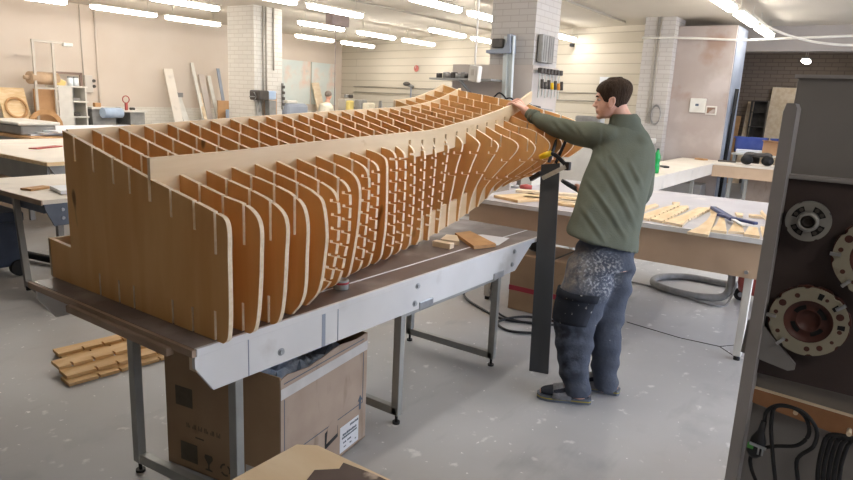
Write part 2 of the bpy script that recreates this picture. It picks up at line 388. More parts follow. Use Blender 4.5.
# ------------------------------------------------------------------ lamps
def make_lamp():
    t = thing('ceiling_lamp', 'x', 'lamp', (0, 0, 3.05), 'strip lamps under the ceiling')
    h = MB().box((-.68, -.08, .068), (.68, .08, .10), M['lampbody'], bev=.01)
    h.build('housing', None, t, local=True)
    rings = []
    for x, k in ((-.67, .55), (-.65, .85), (-.61, 1), (.61, 1), (.65, .85), (.67, .55)):
        rings.append([(x, math.cos(2*PI*j/14)*.075*k, .035+math.sin(2*PI*j/14)*.045*k) for j in range(14)])
    MB().loft(rings, M['tube']).build('diffuser', None, t, local=True)
    for x in (-.5, .5): MB().cyl((x, 0, .1), (x, 0, .3), .006, M['lampbody'], 6).build('hanger', None, t, local=True)
    return t
proto = None
rows = {2.08: [(9.6, 'in the right-hand row, nearest of the three'), (11.35, 'in the right-hand row, middle of the three'), (13.15, 'in the right-hand row, last of the three')],
        6.0: [(8.57, 'just left of the top of the grey brick column, the big one'), (10.2, 'partly behind the grey column, the upper one'), (13.3, 'just right of the grey column, before the block wall')],
        8.2: [(7.05, 'crossing the top of the white brick column'), (8.67, 'above the small brown ceiling box'), (12.2, 'in the middle of the ceiling, second above the red clock'), (13.9, 'behind the hanging white socket box, the lower one')],
        10.3: [(7.13, 'left of the white column, the higher of two'), (10.46, 'just below the small brown ceiling box'), (12.3, 'above the wall corner, right of the others there'), (14.0, 'closest to the red clock, on its upper left')],
        12.7: [(5.6, 'cut by the top left corner of the picture'), (7.4, 'at the upper left before the pinkish wall'), (8.97, 'left of the white column, the lower of two'), (12.65, 'over the pale wall sheets'), (14.35, 'in the far corner over the seated person')]}
for y, ls in rows.items():
    for x, s in ls:
        if proto is None: proto = make_lamp(); t = proto
        else: t = copy_tree(proto)
        t.location = (x, y, 3.05); t['label'] = 'lit strip lamp '+s
# unseen lamps added along the rows to brighten the hull and floor
for y, ls in ((2.08, (7.6, 5.6, 3.6)), (6.0, (6.0, 4.0)), (8.2, (4.9,)), (10.3, (4.3,)), (12.7, (3.8,)), (-1.6, (10, 7, 4, .5))):
    for x in ls:
        t = copy_tree(proto); t.location = (x, y, 3.05); t['label'] = 'added unseen strip lamp over the near benches'; t['group'] = 'added lamps out of view over the near benches'
t = copy_tree(proto); t.location = (16.6, 1.72, 2.8); t['label'] = 'single lit lamp inside the dim store room'; t.scale = (.35, 1, 1); t['group'] = 'store lamp'
tag(origin(MB().box((10.0, 9.55, 3.05), (10.5, 9.75, 3.33), bev=.01).cyl((10.1, 9.56, 3.07), (10.1, 9.56, 1.3), .008).build('ceiling_box', mat('brown_box', '#9a8a86', '#8d7d79', scale=8))), 'small brown box under the ceiling with a thin drop rod', 'box')

# ------------------------------------------------------------------ the hull frame
RX = [1.33+.1203*i for i in range(26)]
RIM = [(1.325, 1.455), (1.457, 1.459), (1.581, 1.467), (1.695, 1.474), (1.83, 1.483), (1.953, 1.492), (2.079, 1.499), (2.193, 1.507), (2.325, 1.515), (2.446, 1.522), (2.571, 1.529), (2.687, 1.536), (2.813, 1.544), (2.928, 1.551), (3.054, 1.558), (3.182, 1.564), (3.301, 1.57), (3.414, 1.577), (3.537, 1.583), (3.661, 1.592), (3.82, 1.608), (3.976, 1.632), (4.137, 1.67), (4.306, 1.722), (4.395, 1.75)]
MAIN = [(1.32, 1.396), (1.743, 1.411), (2.08, 1.430), (2.418, 1.446), (2.823, 1.465), (3.108, 1.476), (3.237, 1.491), (3.372, 1.512), (3.545, 1.537), (3.729, 1.568), (3.892, 1.6), (4.065, 1.636), (4.2, 1.674), (4.375, 1.742)]
ZM = [1.32, 1.33, 1.338, 1.344, 1.351, 1.357, 1.363, 1.369, 1.375, 1.38, 1.387, 1.394, 1.399, 1.403, 1.402, 1.408, 1.427, 1.443, 1.461, 1.479, 1.496, 1.512, 1.535, 1.563, 1.604, 1.65]
NEAR = [[(1.788, 1.244), (1.752, 1.232), (1.737, 1.205), (1.736, 1.1), (1.739, .86), (1.75, .805), (1.77, .787)],
 [(1.916, 1.278), (1.774, 1.253), (1.722, 1.209), (1.717, 1.084), (1.737, .86), (1.755, .805), (1.775, .789)],
 [(1.776, 1.25), (1.722, 1.204), (1.722, 1.062), (1.742, .86), (1.763, .805), (1.785, .79)],
 [(1.78, 1.254), (1.741, 1.194), (1.74, 1.038), (1.749, .90), (1.771, .845), (1.82, .79)],
 [(1.792, 1.253), (1.766, 1.206), (1.752, 1.092), (1.76, 1.024), (1.777, .917), (1.80, .855), (1.86, .79)],
 [(1.86, 1.276), (1.824, 1.252), (1.806, 1.215), (1.803, 1.081), (1.81, 1.021), (1.82, .966), (1.85, .86), (1.93, .79)],
 [(1.903, 1.292), (1.862, 1.262), (1.85, 1.225), (1.85, 1.134), (1.856, 1.033), (1.87, .974), (1.885, .90), (1.92, .82), (1.97, .79)],
 [(1.954, 1.312), (1.917, 1.282), (1.9, 1.24), (1.905, 1.083), (1.916, 1.005), (1.938, .894), (1.96, .826), (2.01, .79)],
 [(2.04, 1.35), (1.972, 1.32), (1.95, 1.275), (1.949, 1.181), (1.956, 1.09), (1.965, .999), (1.978, .884), (2.0, .825), (2.05, .79)],
 [(2.06, 1.352), (2.0, 1.318), (1.992, 1.195), (1.997, 1.082), (2.004, .954), (2.014, .897), (2.04, .819), (2.08, .79)],
 [(2.079, 1.365), (2.045, 1.343), (2.034, 1.243), (2.033, 1.017), (2.042, .93), (2.062, .83), (2.1, .79)],
 [(2.094, 1.372), (2.073, 1.329), (2.072, 1.129), (2.075, .906), (2.087, .828), (2.12, .79)],
 [(2.12, 1.365), (2.106, 1.332), (2.1, 1.218), (2.103, 1.01), (2.108, .877), (2.122, .82), (2.15, .793)],
 [(2.139, 1.367), (2.128, 1.262), (2.127, 1.064), (2.135, .903), (2.145, .83), (2.17, .797)],
 [(2.15, 1.353), (2.146, 1.267), (2.149, 1.072), (2.158, .853), (2.18, .804)],
 [(2.16, 1.36), (2.154, 1.318), (2.157, 1.222), (2.171, .987), (2.18, .812)],
 [(2.16, 1.40), (2.148, 1.374), (2.154, 1.292), (2.162, 1.218), (2.177, 1.003), (2.19, .838)],
 [(2.139, 1.416), (2.123, 1.387), (2.157, 1.245), (2.175, 1.127), (2.195, 1.012), (2.2, .864)],
 [(2.114, 1.427), (2.075, 1.394), (2.084, 1.353), (2.132, 1.225), (2.183, 1.042), (2.2, .883)],
 [(2.075, 1.431), (2.008, 1.388), (2.016, 1.35), (2.075, 1.249), (2.17, 1.06), (2.2, .918)],
 [(2.071, 1.451), (1.958, 1.414), (1.929, 1.387), (1.937, 1.352), (2.044, 1.227), (2.16, 1.08), (2.2, .952)],
 [(2.074, 1.475), (1.95, 1.439), (1.866, 1.38), (1.877, 1.334), (1.989, 1.225), (2.15, 1.09), (2.2, .998)],
 [(2.076, 1.501), (1.949, 1.478), (1.834, 1.417), (1.818, 1.386), (1.828, 1.352), (1.94, 1.241), (2.14, 1.1), (2.2, 1.042)],
 [(2.076, 1.531), (1.93, 1.495), (1.81, 1.435), (1.785, 1.40), (1.795, 1.362), (1.91, 1.25), (2.13, 1.11), (2.2, 1.062)],
 [(2.076, 1.575), (1.91, 1.53), (1.79, 1.465), (1.75, 1.42), (1.76, 1.372), (1.88, 1.26), (2.12, 1.12), (2.2, 1.082)],
 [(2.076, 1.62), (1.9, 1.58), (1.772, 1.535), (1.71, 1.475), (1.70, 1.41), (1.85, 1.28), (2.11, 1.13), (2.2, 1.102)]]
KEEL = [(1.3, .788), (2.77, .788), (2.968, .797), (3.151, .814), (3.365, .860), (3.479, .880), (3.69, .938), (3.805, .971), (3.959, 1.036), (4.35, 1.103)]
def cut(path, k, c, w, dv, sign):
    """slot in a path that runs monotone in coordinate k (sign = direction)"""
    a, b = c-sign*w/2, c+sign*w/2; out = []; pts = []; done = 0
    def at(v):
        for p, q in zip(path, path[1:]):
            if (p[k]-v)*(q[k]-v) <= 0 and p[k] != q[k]:
                t = (v-p[k])/(q[k]-p[k]); return (p[0]+(q[0]-p[0])*t, p[1]+(q[1]-p[1])*t)
    pa, pb = at(a), at(b)
    if pa is None or pb is None: return path
    for p in path:
        if (p[k]-a)*sign <= 0: out.append(p)
    m = ((pa[0]+pb[0])/2+dv[0], (pa[1]+pb[1])/2+dv[1])
    if k == 0: out += [pa, (pa[0], m[1]), (pb[0], m[1]), pb]
    else: out += [pa, (m[0], pa[1]), (m[0], pb[1]), pb]
    for p in path:
        if (p[k]-b)*sign >= 0: out.append(p)
    return out
SLY = [2.71, 2.57, 2.425, 2.312, 2.05, 1.915, 1.80]
def rib_poly(i):
    x = RX[i]; zr = interp(RIM, x+.009); zb = interp(KEEL, x); nr = NEAR[i]
    cm = [tuple(v) for v in catmull([(2.18, ZM[i], 0)]+[(a, b, 0) for a, b in nr], 5)]
    cm = [(a, b) for a, b, _ in cm]
    sp = 0
    while sp+1 < len(cm) and (cm[sp+1][0] < cm[sp][0]-1e-5) and abs(cm[sp+1][1]-cm[sp][1]) < .9*abs(cm[sp+1][0]-cm[sp][0]): sp += 1
    top = [(2.8, zr)]+cm[:sp+1]; side = cm[sp:]
    for j in range(1, len(side)):
        if side[j][1] >= side[j-1][1]: side[j] = (side[j][0], side[j-1][1]-1e-4)
    ye = top[-1][0]
    if i == 0: top = cut(top, 0, 2.18, .019, (0, -.085), -1)
    for y in SLY:
        if ye+.02 < y and not (y < 2.1 and y+.012 > 2.171):
            dep = .145 if y == 1.80 else .045 if (i == 19 and y == 2.05) else .10
            if y < 2.15 and i in (20, 21, 22, 23, 24, 25): dep = .075
            top = cut(top, 0, y, .014, (0, -dep), -1)
    if i in (5, 6, 8, 9, 11, 12, 13, 14, 15, 16):
        z = side[0][1]-.035
        while z > max(side[-1][1]+.05, .86):
            side = cut(side, 1, z, .013, (.038 if i < 13 else .026, 0), -1); z -= .058
    elif i >= 17:
        for z in (1.335, 1.2): side = cut(side, 1, z-(.05 if i > 19 else 0), .016, (.05, 0), -1)
    bot = [side[-1], (2.70, zb)]
    if bot[0][1] > zb: bot = [side[-1], (side[-1][0]+.01, zb), (2.70, zb)]
    if i < 5:
        for y in (1.812, 1.942, 2.064, 2.322, 2.43, 2.575):
            bot = cut(bot, 0, y, .013, (0, .095 if y > 1.9 else .11), 1)
    if i < 6: back = [(2.99, zb), (3.0, .965), (2.8, .955)]
    elif i >= 20:
        zf = interp([(3.73, 1.635), (3.856, 1.644), (3.977, 1.661), (4.097, 1.69), (4.217, 1.722), (4.34, 1.77)], x)
        back = [(2.74, zb+.03), (2.86, zb+.25), (2.945, zf-.1), (2.95, zf-.02), (2.94, zf)]
    else: back = [(2.76, zb+.012), (2.8, zb+.07)]
    return top+side[1:]+bot[1:]+back
hull = thing('hull_frame', 'large plywood hull frame of slotted ribs lying on the white bench', 'boat frame', (2.8, 2.3, .787))
for i in range(26):
    MB().prism(rib_poly(i), (RX[i], 0, 0), (0, 1, 0), (0, 0, 1), (1, 0, 0), .018, M['veneer'], M['plyedge']).build('rib', None, hull)
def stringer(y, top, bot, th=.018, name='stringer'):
    return MB().prism(top+bot[::-1], (0, y, 0), (1, 0, 0), (0, 0, 1), (0, 1, 0), th, M['litveneer'], M['plyedge']).build(name, None, hull)
xs = [1.325+.0763*k for k in range(41)]
rx = [1.349]+[x for x in xs if 1.36 < x < 4.4]
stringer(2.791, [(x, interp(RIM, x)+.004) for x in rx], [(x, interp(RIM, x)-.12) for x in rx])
xs[0] = 1.331
top = [(x, interp(MAIN, x)) for x in xs[:-1]]+[(4.375, 1.742)]
def mb(x):
    b = interp(MAIN, x)-.142
    if x < 1.36: b = 1.318
    if x > 4.06: b = interp(list(zip(RX, ZM)), x)+.002
    return b
bot = []
for x in xs[:-1]: bot.append((x, mb(x)))
bot.append((4.375, 1.668))
path = bot
for i in range(13, 23): path = cut(path, 0, RX[i]+.009, .02, (0, max(.03, ZM[i]+.022-mb(RX[i]))), 1)
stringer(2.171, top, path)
kx = [2.7+.08*k for k in range(20)]+[4.35]
stringer(2.212, [(x, interp(KEEL, x)+.148-.02*max(0, x-3.3)) for x in kx], [(x, interp(KEEL, x)-.004) for x in kx], name='keel_board')
stringer(2.62, [(x, interp(KEEL, x)+.13) for x in kx], [(x, interp(KEEL, x)-.002) for x in kx], name='keel_board')
stringer(2.985, [(1.33, .965), (1.95, .965)], [(1.33, .79), (1.95, .79)])
fx = [3.73, 3.856, 3.977, 4.097, 4.217, 4.35]; fz = [1.637, 1.647, 1.664, 1.693, 1.726, 1.775]
stringer(2.932, list(zip(fx, fz)), [(x, z-.05) for x, z in zip(fx, fz)])

# ------------------------------------------------------------------ bench under the hull
t = thing('work_bench', 'white bench with dark top and grey steel legs carrying the plywood hull', 'workbench', (2.65, 2.4, 0))
MB().box((1.24, 1.81, .762), (4.05, 2.97, .785), M['phenolic']).build('tabletop', None, t)
MB().box((1.24, 1.795, .757), (4.05, 1.81, .786), M['whiteboard'], bev=.002).build('edge_strip', None, t)
MB().box((1.225, 1.80, .757), (1.24, 2.99, .783), M['battenwood']).build('end_batten', None, t)
MB().box((1.205, 1.92, .735), (1.235, 2.62, .765), M['battenwood'], bev=.003).build('end_batten', None, t)
ap = [(1.235, .757), (1.235, .715), (1.307, .612), (3.58, .61), (3.80, .757)]
for y in (1.80, 2.93):
    MB().prism(ap, (0, y, 0), (1, 0, 0), (0, 0, 1), (0, 1, 0), .016, M['whiteboard']).build('apron', None, t)
MB().box((1.24, 1.8, .70), (1.262, 1.84, .757), M['pine2']).build('corner_block', None, t)
for xf, xb in ((1.418, 1.365), (2.425, 2.425), (3.41, 3.41)):
    y0, y1 = 1.822, 2.52 if xf > 2 else 2.46
    fr = MB().bar((xf+.018, y0, .74), (xb+.018, y1, .74), .036, .036, M['steel']).build('leg_frame', None, t)
    for x, y in ((xf, y0), (xb, y1-.045)):
        MB().box((x, y, .05), (x+.036, y+.045, .757), M['steel'], bev=.003).build('leg', None, fr)
        MB().cyl((x+.018, y+.022, .0), (x+.018, y+.022, .012), .02, M['rubber']).cyl((x+.018, y+.022, .012), (x+.018, y+.022, .05), .008, M['rubber']).build('foot', None, fr)
    MB().bar((xf+.018, y0+.01, .072), (xb+.018, y1-.01, .072), .036, .044, M['steel'], bev=.003).build('rail', None, fr)
MB().box((2.44, 1.835, .575), (3.41, 1.865, .605), M['steel']).build('cross_rail', None, t)
for x, z in ((1.62, .66), (2.52, .735), (2.50, .648), (3.55, .74), (3.53, .66)):
    MB().cyl((x, 1.803, z), (x, 1.79, z), .011, M['zinc'], 6).cyl((x, 1.80, z), (x, 1.797, z), .016, M['zinc'], 12).build('bolt', None, t)
for x in (2.60, 3.36): MB().box((x-.06, 1.792, .605), (x+.06, 1.802, .645), M['zinc'], bev=.004).build('bracket', None, t)
for x in (1.46, 1.845, 1.94): MB().box((x, 1.7985, .612), (x+(.02 if x == 1.845 else .004), 1.801, .757), M['greypaint_light']).build('panel_seam', None, t)
MB().box((2.0, 1.955, .7852), (4.04, 1.965, .7865), M['paper']).build('inlaid_strip', None, t)

# small things on that bench
def single(mb, name, m, label, cat, group=None): return tag(origin(mb.build(name, m)), label, cat, group)
t = thing('tape_roll', 'small roll of clear plastic tape with a red band on the dark bench top', 'tape', (2.10, 1.93, .7855))
MB().lathe([(.02, 0), (.034, 0), (.036, .004), (.036, .04), (.034, .044), (.02, .044), (.02, 0)], (2.10, 1.93, .7855), (0, 0, 1), mat('clear_plastic_roll', '#8f9496', '#a9adae', rough=.2, scale=20), 20).build('roll', None, t)
MB().lathe([(.0362, .026), (.0366, .028), (.0366, .034), (.0362, .036)], (2.10, 1.93, .7855), (0, 0, 1), M['redtape'], 20).build('band', None, t)
single(MB().cbox((3.15, 2.075, .803), (.05, .125, .034), None, Matrix.Rotation(.05, 4, 'Z'), .003), 'wood_block', M['pine2'], 'small pale wood block on the bench, the nearer one with a brownish front', 'block', 'offcuts on the hull bench')
single(MB().prism([(3.225, 2.146), (3.26, 2.03), (3.40, 2.135), (3.373, 2.20)], (0, 0, .786), (1, 0, 0), (0, 1, 0), (0, 0, 1), .028), 'wood_block', M['pine2'], 'whitish wedge block behind the small brownish-fronted block', 'block', 'offcuts on the hull bench')
single(MB().prism([(3.478, 2.202), (3.231, 1.906), (3.391, 1.847), (3.61, 2.168)], (0, 0, .788), (1, 0, 0), (0, 1, 0), (0, 0, 1), .02), 'fibreboard_offcut', M['mdf'], 'flat brown fibreboard offcut lying near the bench edge', 'board')
single(MB().prism([(3.58, 2.15), (3.40, 1.90), (3.448, 1.86), (3.694, 1.915), (3.66, 2.10)], (0, 0, .7862), (1, 0, 0), (0, 1, 0), (0, 0, 1), .001), 'paper', M['paper'], 'white paper sheet partly under the fibreboard offcut', 'paper')

# ------------------------------------------------------------------ cardboard boxes
BR = math.atan2(.096, .634)
t = thing('cardboard_box', 'large open cardboard box with wrap inside standing under the hull bench', 'box', (1.60, 1.78, 0), rz=BR)
W, D, H = .64, .64, .55; th = .006
mb_ = MB()
mb_.box((0, 0, .003), (W, D, .01), M['cardboard'])
mb_.box((0, .005, .003), (.006, D, H+.01), M['cardboard']).box((W-.006, .005, .003), (W, D, H), M['cardboard']).box((0, D-.006, .003), (W, D, H), M['cardboard'])
mb_.build('walls', None, t, local=True)
fp = [(0, .003), (W, .003), (W, H)]+[(W-W*k/14, H+.004-.008*math.sin(k*.9)-.01*(9 < k < 13)) for k in range(1, 14)]+[(0, H)]
MB().prism(fp, (0, 0, 0), (1, 0, 0), (0, 0, 1), (0, 1, 0), .006, M['cardgrey']).build('front_panel', None, t, local=True)
MB().box((0, -.0015, H-.085), (W+.001, 0, H-.04)).box((W, -.0015, H-.085), (W+.0015, .1, H-.04)).build('tape_band', M['tape'], t, local=True)
ln = MB()
for lo, hi in (((.02, -.001, H-.024), (W-.03, 0, H-.02)), ((.02, -.001, .2), (W-.03, 0, .204)), ((.02, -.001, .2), (.024, 0, H-.09)), ((W-.034, -.001, .2), (W-.03, 0, H-.09))): ln.box(lo, hi)
ln.build('printed_line', M['ink'], t, local=True)
lab = MB().box((.42, -.0015, .02), (.575, 0, .15)).build('shipping_label', M['paper'], t, local=True)
tx = MB(); random.seed(3)
for z, h_, runs in ((.128, .012, ((.50, .57),)), (.10, .012, ((.44, .555),)), (.085, .010, ((.435, .56),)), (.06, .008, ((.445, .47), (.48, .51))), (.038, .007, ((.45, .468), (.50, .515), (.545, .555)))):
    for x0, x1 in runs:
        x = x0
        while x < x1:
            l = random.uniform(.006, .016); tx.box((x, -.0024, z), (min(x+l, x1), -.0014, z+h_*random.uniform(.7, 1))); x += l+.003
tx.build('label_print', M['ink'], lab, local=True)
MB().prism([(0, 0), (.1, .02), (.1, .075), (.055, .1), (0, .08)], (.30, -.0012, .10), (1, 0, 0), (0, 0, 1), (0, 1, 0), .001).build('hand_hole', M['blackplastic'], t, local=True)
MB().prism([(0, 0), (.085, .015), (.085, .08), (.05, .095), (.01, .075)], (.31, -.0022, .125), (1, 0, 0), (0, 0, 1), (0, 1, 0), .001).build('torn_flap', M['cardgrey'], t, local=True)
MB().prism([(-.008, 0), (.008, 0), (.008, .045), (.02, .045), (0, .075), (-.02, .045), (-.008, .045)], (.585, -.0016, .175), (1, 0, 0), (0, 0, 1), (0, 1, 0), .001).build('printed_arrow', M['ink'], t, local=True)
for v, z in ((.48, .30), (.46, .04)): MB().box((-.001, v, z), (0, v+.10, z+.09)).build('printed_square', M['cardink'], t, local=True)
mk = MB()
for k, v in enumerate((.50, .465, .43, .395, .36, .325)):   # faint unreadable print
    for q in range(3): mk.box((-.0006, v+.008*q, .205), (0, v+.008*q+.004, .205+(.022 if (k+q) % 3 else .012)))
mk.build('printed_text', M['cardink'], t, local=True)
MB().box((-.0006, .42, .165), (0, .47, .172)).build('printed_dash', M['cardink'], t, local=True)
MB().prism([(0, 0), (.04, 0), (.04, .006), (.024, .01), (.024, .03), (.045, .06), (.04, .075), (0, .075), (-.005, .06), (.016, .03), (.016, .01), (0, .006)], (-.0008, .375, .03), (0, 1, 0), (0, 0, 1), (1, 0, 0), .0006).build('printed_glass', M['cardink'], t, local=True)
for k in range(3):
    a0 = k*2*PI/3
    MB().prism([(math.cos(a0+q*.25)*r_, math.sin(a0+q*.25)*r_) for r_, qs in ((.03, range(7)), (.021, range(6, -1, -1))) for q in qs], (-.0008, .30, .065), (0, 1, 0), (0, 0, 1), (1, 0, 0), .0006).build('printed_arrow', M['cardink'], t, local=True)
MB().box((-.0012, .14, .03), (0, .185, .13)).build('side_label', M['tape'], t, local=True)
cr_ = MB(); pr_ = []
bmv = {}
for ix in range(13):
    for iy in range(13):
        bmv[ix, iy] = cr_.bm.verts.new((.012+(W-.024)*ix/12, .012+(D-.024)*iy/12, .43+.06*math.sin(ix*1.9)*math.sin(iy*2.3+1)+random.uniform(-.03, .03)+.06*(ix < 6)))
for ix in range(12):
    for iy in range(12): cr_.bm.faces.new((bmv[ix, iy], bmv[ix+1, iy], bmv[ix+1, iy+1], bmv[ix, iy+1]))
cr_.build('plastic_wrap', M['bluewrap'], t, local=True)

t = thing('cardboard_box', 'closed cardboard box with a red tape stripe under the bench of cut parts', 'box', (4.8, 2.0, 0))
MB().box((4.55, 1.62, .003), (5.05, 2.33, .47), M['cardboard'], bev=.006).build('walls', None, t)
MB().box((4.547, 1.62, .165), (4.55, 2.33, .205)).build('tape_stripe', M['redtape'], t)
MB().box((4.547, 1.965, .21), (5.05, 1.985, .472)).build('lid_seam', M['cardink'], t)
single(MB().tube(catmull([(4.7, 2.05, .52), (4.62, 2.15, .55), (4.72, 2.22, .53), (4.85, 2.1, .53)], 5), [.05]*15+[.03], n=10), 'gap_shade', M['black'], 'black shape for the shade on top of the box with the red stripe', 'bag')  # shade in the gap under the bench panel, modelled as a matt black shape

# cable on the floor
P = [(4.95, 2.95, .012), (4.55, 2.75, .012), (4.35, 2.45, .012), (4.25, 2.2, .012), (4.35, 1.9, .012), (4.2, 1.85, .012), (4.05, 2.05, .012), (4.15, 2.2, .014), (4.4, 2.1, .02), (4.5, 1.8, .012)]
tag(origin(MB().tube(catmull(P, 7), .010, n=8).build('electric_cable', M['cable'])), 'black power cord looping over the floor under the far end of the hull bench', 'cord')
P = [(4.9, 2.6, .3), (4.55, 2.5, .1), (4.35, 2.3, .012), (4.3, 2.05, .012), (4.4, 1.85, .012)]
tag(origin(MB().tube(catmull(P, 7), .008, n=8).build('electric_cable', M['cable'])), 'thinner black cord dropping to the floor in front of the red striped box', 'cord')

# ------------------------------------------------------------------ leaning prop board and clamp
t = thing('prop_board', 'tall charcoal board leaning up against the far end of the hull', 'board', (3.53, 1.556, 0))
a0, a1 = Vector((3.514, 1.614, .0)), Vector((3.546, 1.498, .0)); b0, b1 = Vector((4.04, 1.895, 1.25)), Vector((4.075, 1.775, 1.27))
nb = (a1-a0).cross(b0-a0).normalized()*.022
if nb.x < 0: nb = -nb
lift = Vector((0, 0, .002))
m_ = MB(); vs = [m_.bm.verts.new(p+q+lift) for q in (Vector((0, 0, 0)), nb) for p in (a0, a1, b1, b0)]
for f in ((0, 1, 2, 3), (7, 6, 5, 4), (0, 4, 5, 1), (1, 5, 6, 2), (2, 6, 7, 3), (3, 7, 4, 0)): m_.bm.faces.new([vs[k] for k in f])
m_.build('board', M['darkboard'], t)
t = thing('bar_clamp', 'black bar clamp with yellow handle holding the charcoal board to the hull', 'clamp', (4.0, 1.8, 1.2))
MB().bar((3.97, 1.845, 1.169), (3.97, 1.685, 1.262), .012, .028, M['silver']).build('bar', None, t)
MB().tube([(3.95, 1.866, 1.308), (3.95, 1.83, 1.325), (3.95, 1.79, 1.343)], [.018, .021, .018], M['yellow'], 12).build('handle', None, t)
MB().tube(catmull([(3.95, 1.79, 1.343), (3.965, 1.755, 1.325), (3.99, 1.70, 1.275)], 4), .014, M['blackplastic'], 8).cbox((3.985, 1.685, 1.265), (.04, .045, .055), M['blackplastic'], None, .006).build('jaw', None, t)
MB().bar((3.98, 1.865, 1.20), (3.99, 1.94, 1.15), .03, .03, M['blackplastic']).build('foot_jaw', None, t)
MB().bar((4.06, 1.80, 1.27), (4.09, 1.74, 1.46), .02, .02, M['blackplastic']).build('arm', None, t)
MB().bar((4.05, 1.845, 1.27), (4.12, 1.82, 1.47), .016, .016, M['blackplastic']).build('arm', None, t)

# ------------------------------------------------------------------ bench of cut parts (right, behind the man)
t = thing('work_bench', 'long bench with brown front panel covered in cut wooden parts behind the man', 'workbench', (5.5, 1.6, 0))
MB().box((4.58, .50, .835), (6.6, 2.78, .865), M['lilactop']).build('tabletop', None, t)
MB().box((4.565, .50, .833), (4.58, 2.78, .867), M['whiteboard']).build('edge_strip', None, t)
MB().box((4.60, .50, .59), (4.62, 2.78, .835), M['panelbrown']).build('front_panel', None, t)
MB().box((6.5, .50, .62), (6.52, 2.78, .835), M['panelbrown']).build('back_panel', None, t)
for x, y in ((4.63, .58), (4.63, 2.56), (6.42, .58), (6.42, 2.56)):
    l = MB().box((x, y, .03), (x+.05, y+.05, .835), M['whitemetal'], bev=.004).build('leg', None, t)
    MB().cyl((x+.025, y+.025, 0), (x+.025, y+.025, .03), .022, M['rubber']).build('foot', None, l)
for y in (.62, 2.0): MB().cyl((4.60, y, .63), (4.592, y, .63), .014, M['zinc'], 10).build('bolt', None, t)
# cut parts: curved hull ribs lying flat
def cutpart(pts, z, th, rz, cx, cy, label, m='pine', name='cut_plywood_part'):
    c, s_ = math.cos(rz), math.sin(rz)
    o = MB().prism(pts, (cx, cy, z), (c, s_, 0), (-s_, c, 0), (0, 0, 1), th, M[m], M['plyedge']).build(name)
    return tag(origin(o), label, 'wooden part', 'cut plywood parts on the bench')
def curved(L, w0, w1, bend, teeth=0):
    up_ = []; dn = []
    for k in range(13):
        u = k/12; y = bend*u*u; w = w0+(w1-w0)*u
        up_.append((L*u, y+w/2)); dn.append((L*u, y-w/2))
    if teeth:
        tt = []
        for k in range(teeth):
            u = (k+.5)/teeth; y = bend*u*u+(w0+(w1-w0)*u)/2; h = .012
            tt += [(L*u-.008, y), (L*u-.008, y-h), (L*u+.008, y-h), (L*u+.008, y)]
        up_ = [up_[0]]+tt+[up_[-1]]
    return up_+dn[::-1]
zt = .866
def flatpart(P, label, z=zt, th=.018):
    # teeth along the last edge of the long strips
    o = MB().prism(P, (0, 0, z), (1, 0, 0), (0, 1, 0), (0, 0, 1), th, M['pine'], M['plyedge']).build('cut_plywood_part')
    return tag(origin(o), label, 'wooden part', 'cut plywood parts on the bench')
def toothed(P, i, j, n):
    a_, b_ = Vector(P[i]), Vector(P[j]); d_ = (b_-a_); nn = Vector((-d_.y, d_.x)).normalized()*.014; out = list(P[:i+1])
    for k in range(n):
        u0, u1 = (k+.35)/n, (k+.65)/n
        out += [tuple(a_+d_*u0), tuple(a_+d_*u0+nn), tuple(a_+d_*u1+nn), tuple(a_+d_*u1)]
    return out+list(P[i+1:])
flatpart(toothed([(4.695, 1.411), (4.655, 1.305), (5.555, 1.322), (5.766, 1.373), (5.714, 1.425), (5.57, 1.371), (5.334, 1.395), (4.858, 1.403)], 1, 2, 8), 'toothed pale part on the bench, first one right of the man')
flatpart(toothed([(4.675, 1.30), (4.643, 1.205), (5.489, 1.232), (5.609, 1.269), (5.555, 1.312), (5.084, 1.299)], 1, 2, 8), 'toothed pale part on the bench, second one right of the man')
flatpart(toothed([(4.647, 1.198), (4.6, 1.06), (4.836, 1.086), (5.542, 1.086), (5.655, 1.11), (5.591, 1.183), (5.07, 1.178)], 2, 3, 8), 'toothed pale part on the bench, third one right of the man')
flatpart([(4.365, .971), (4.358, .837), (4.932, .923), (5.61, 1.03), (5.761, 1.064), (5.704, 1.121), (5.307, 1.022), (4.961, .978), (4.614, .959)], 'curved pale part overhanging the bench front edge')
flatpart([(4.571, .868), (4.585, .772), (5.001, .862), (5.567, .989), (5.612, 1.028), (5.284, .953), (4.838, .888)], 'curved pale part right next to the overhanging one')
flatpart([(4.615, .768), (4.672, .68), (5.069, .763), (5.149, .814), (4.962, .802)], 'short broad pale part below the handle of the blue tool')
flatpart([(4.602, .669), (4.584, .572), (4.947, .641), (4.937, .695)], 'short wide pale part under the tip of the blue tool')
flatpart([(5.573, .798), (5.618, .669), (5.512, .654), (5.484, .783)], 'narrow pale strip on the bench close to the machine, behind the blue tool')
flatpart([(5.759, .734), (5.359, .633), (5.267, .631), (5.653, .73)], 'thin pale strip on the bench pointing at the machine edge', zt+.019)
flatpart([(5.025, .635), (5.01, .585), (4.66, .53), (4.66, .566)], 'pale offcut on the bench at the very edge of the machine')
flatpart([(5.573, .90), (5.55, .835), (5.418, .815), (5.412, .854)], 'small pale piece behind the handle of the blue tool')
flatpart([(5.135, 1.536), (5.487, 1.501), (5.417, 1.455), (5.055, 1.461)], 'dark ended small part close to the hand cuff of the man')
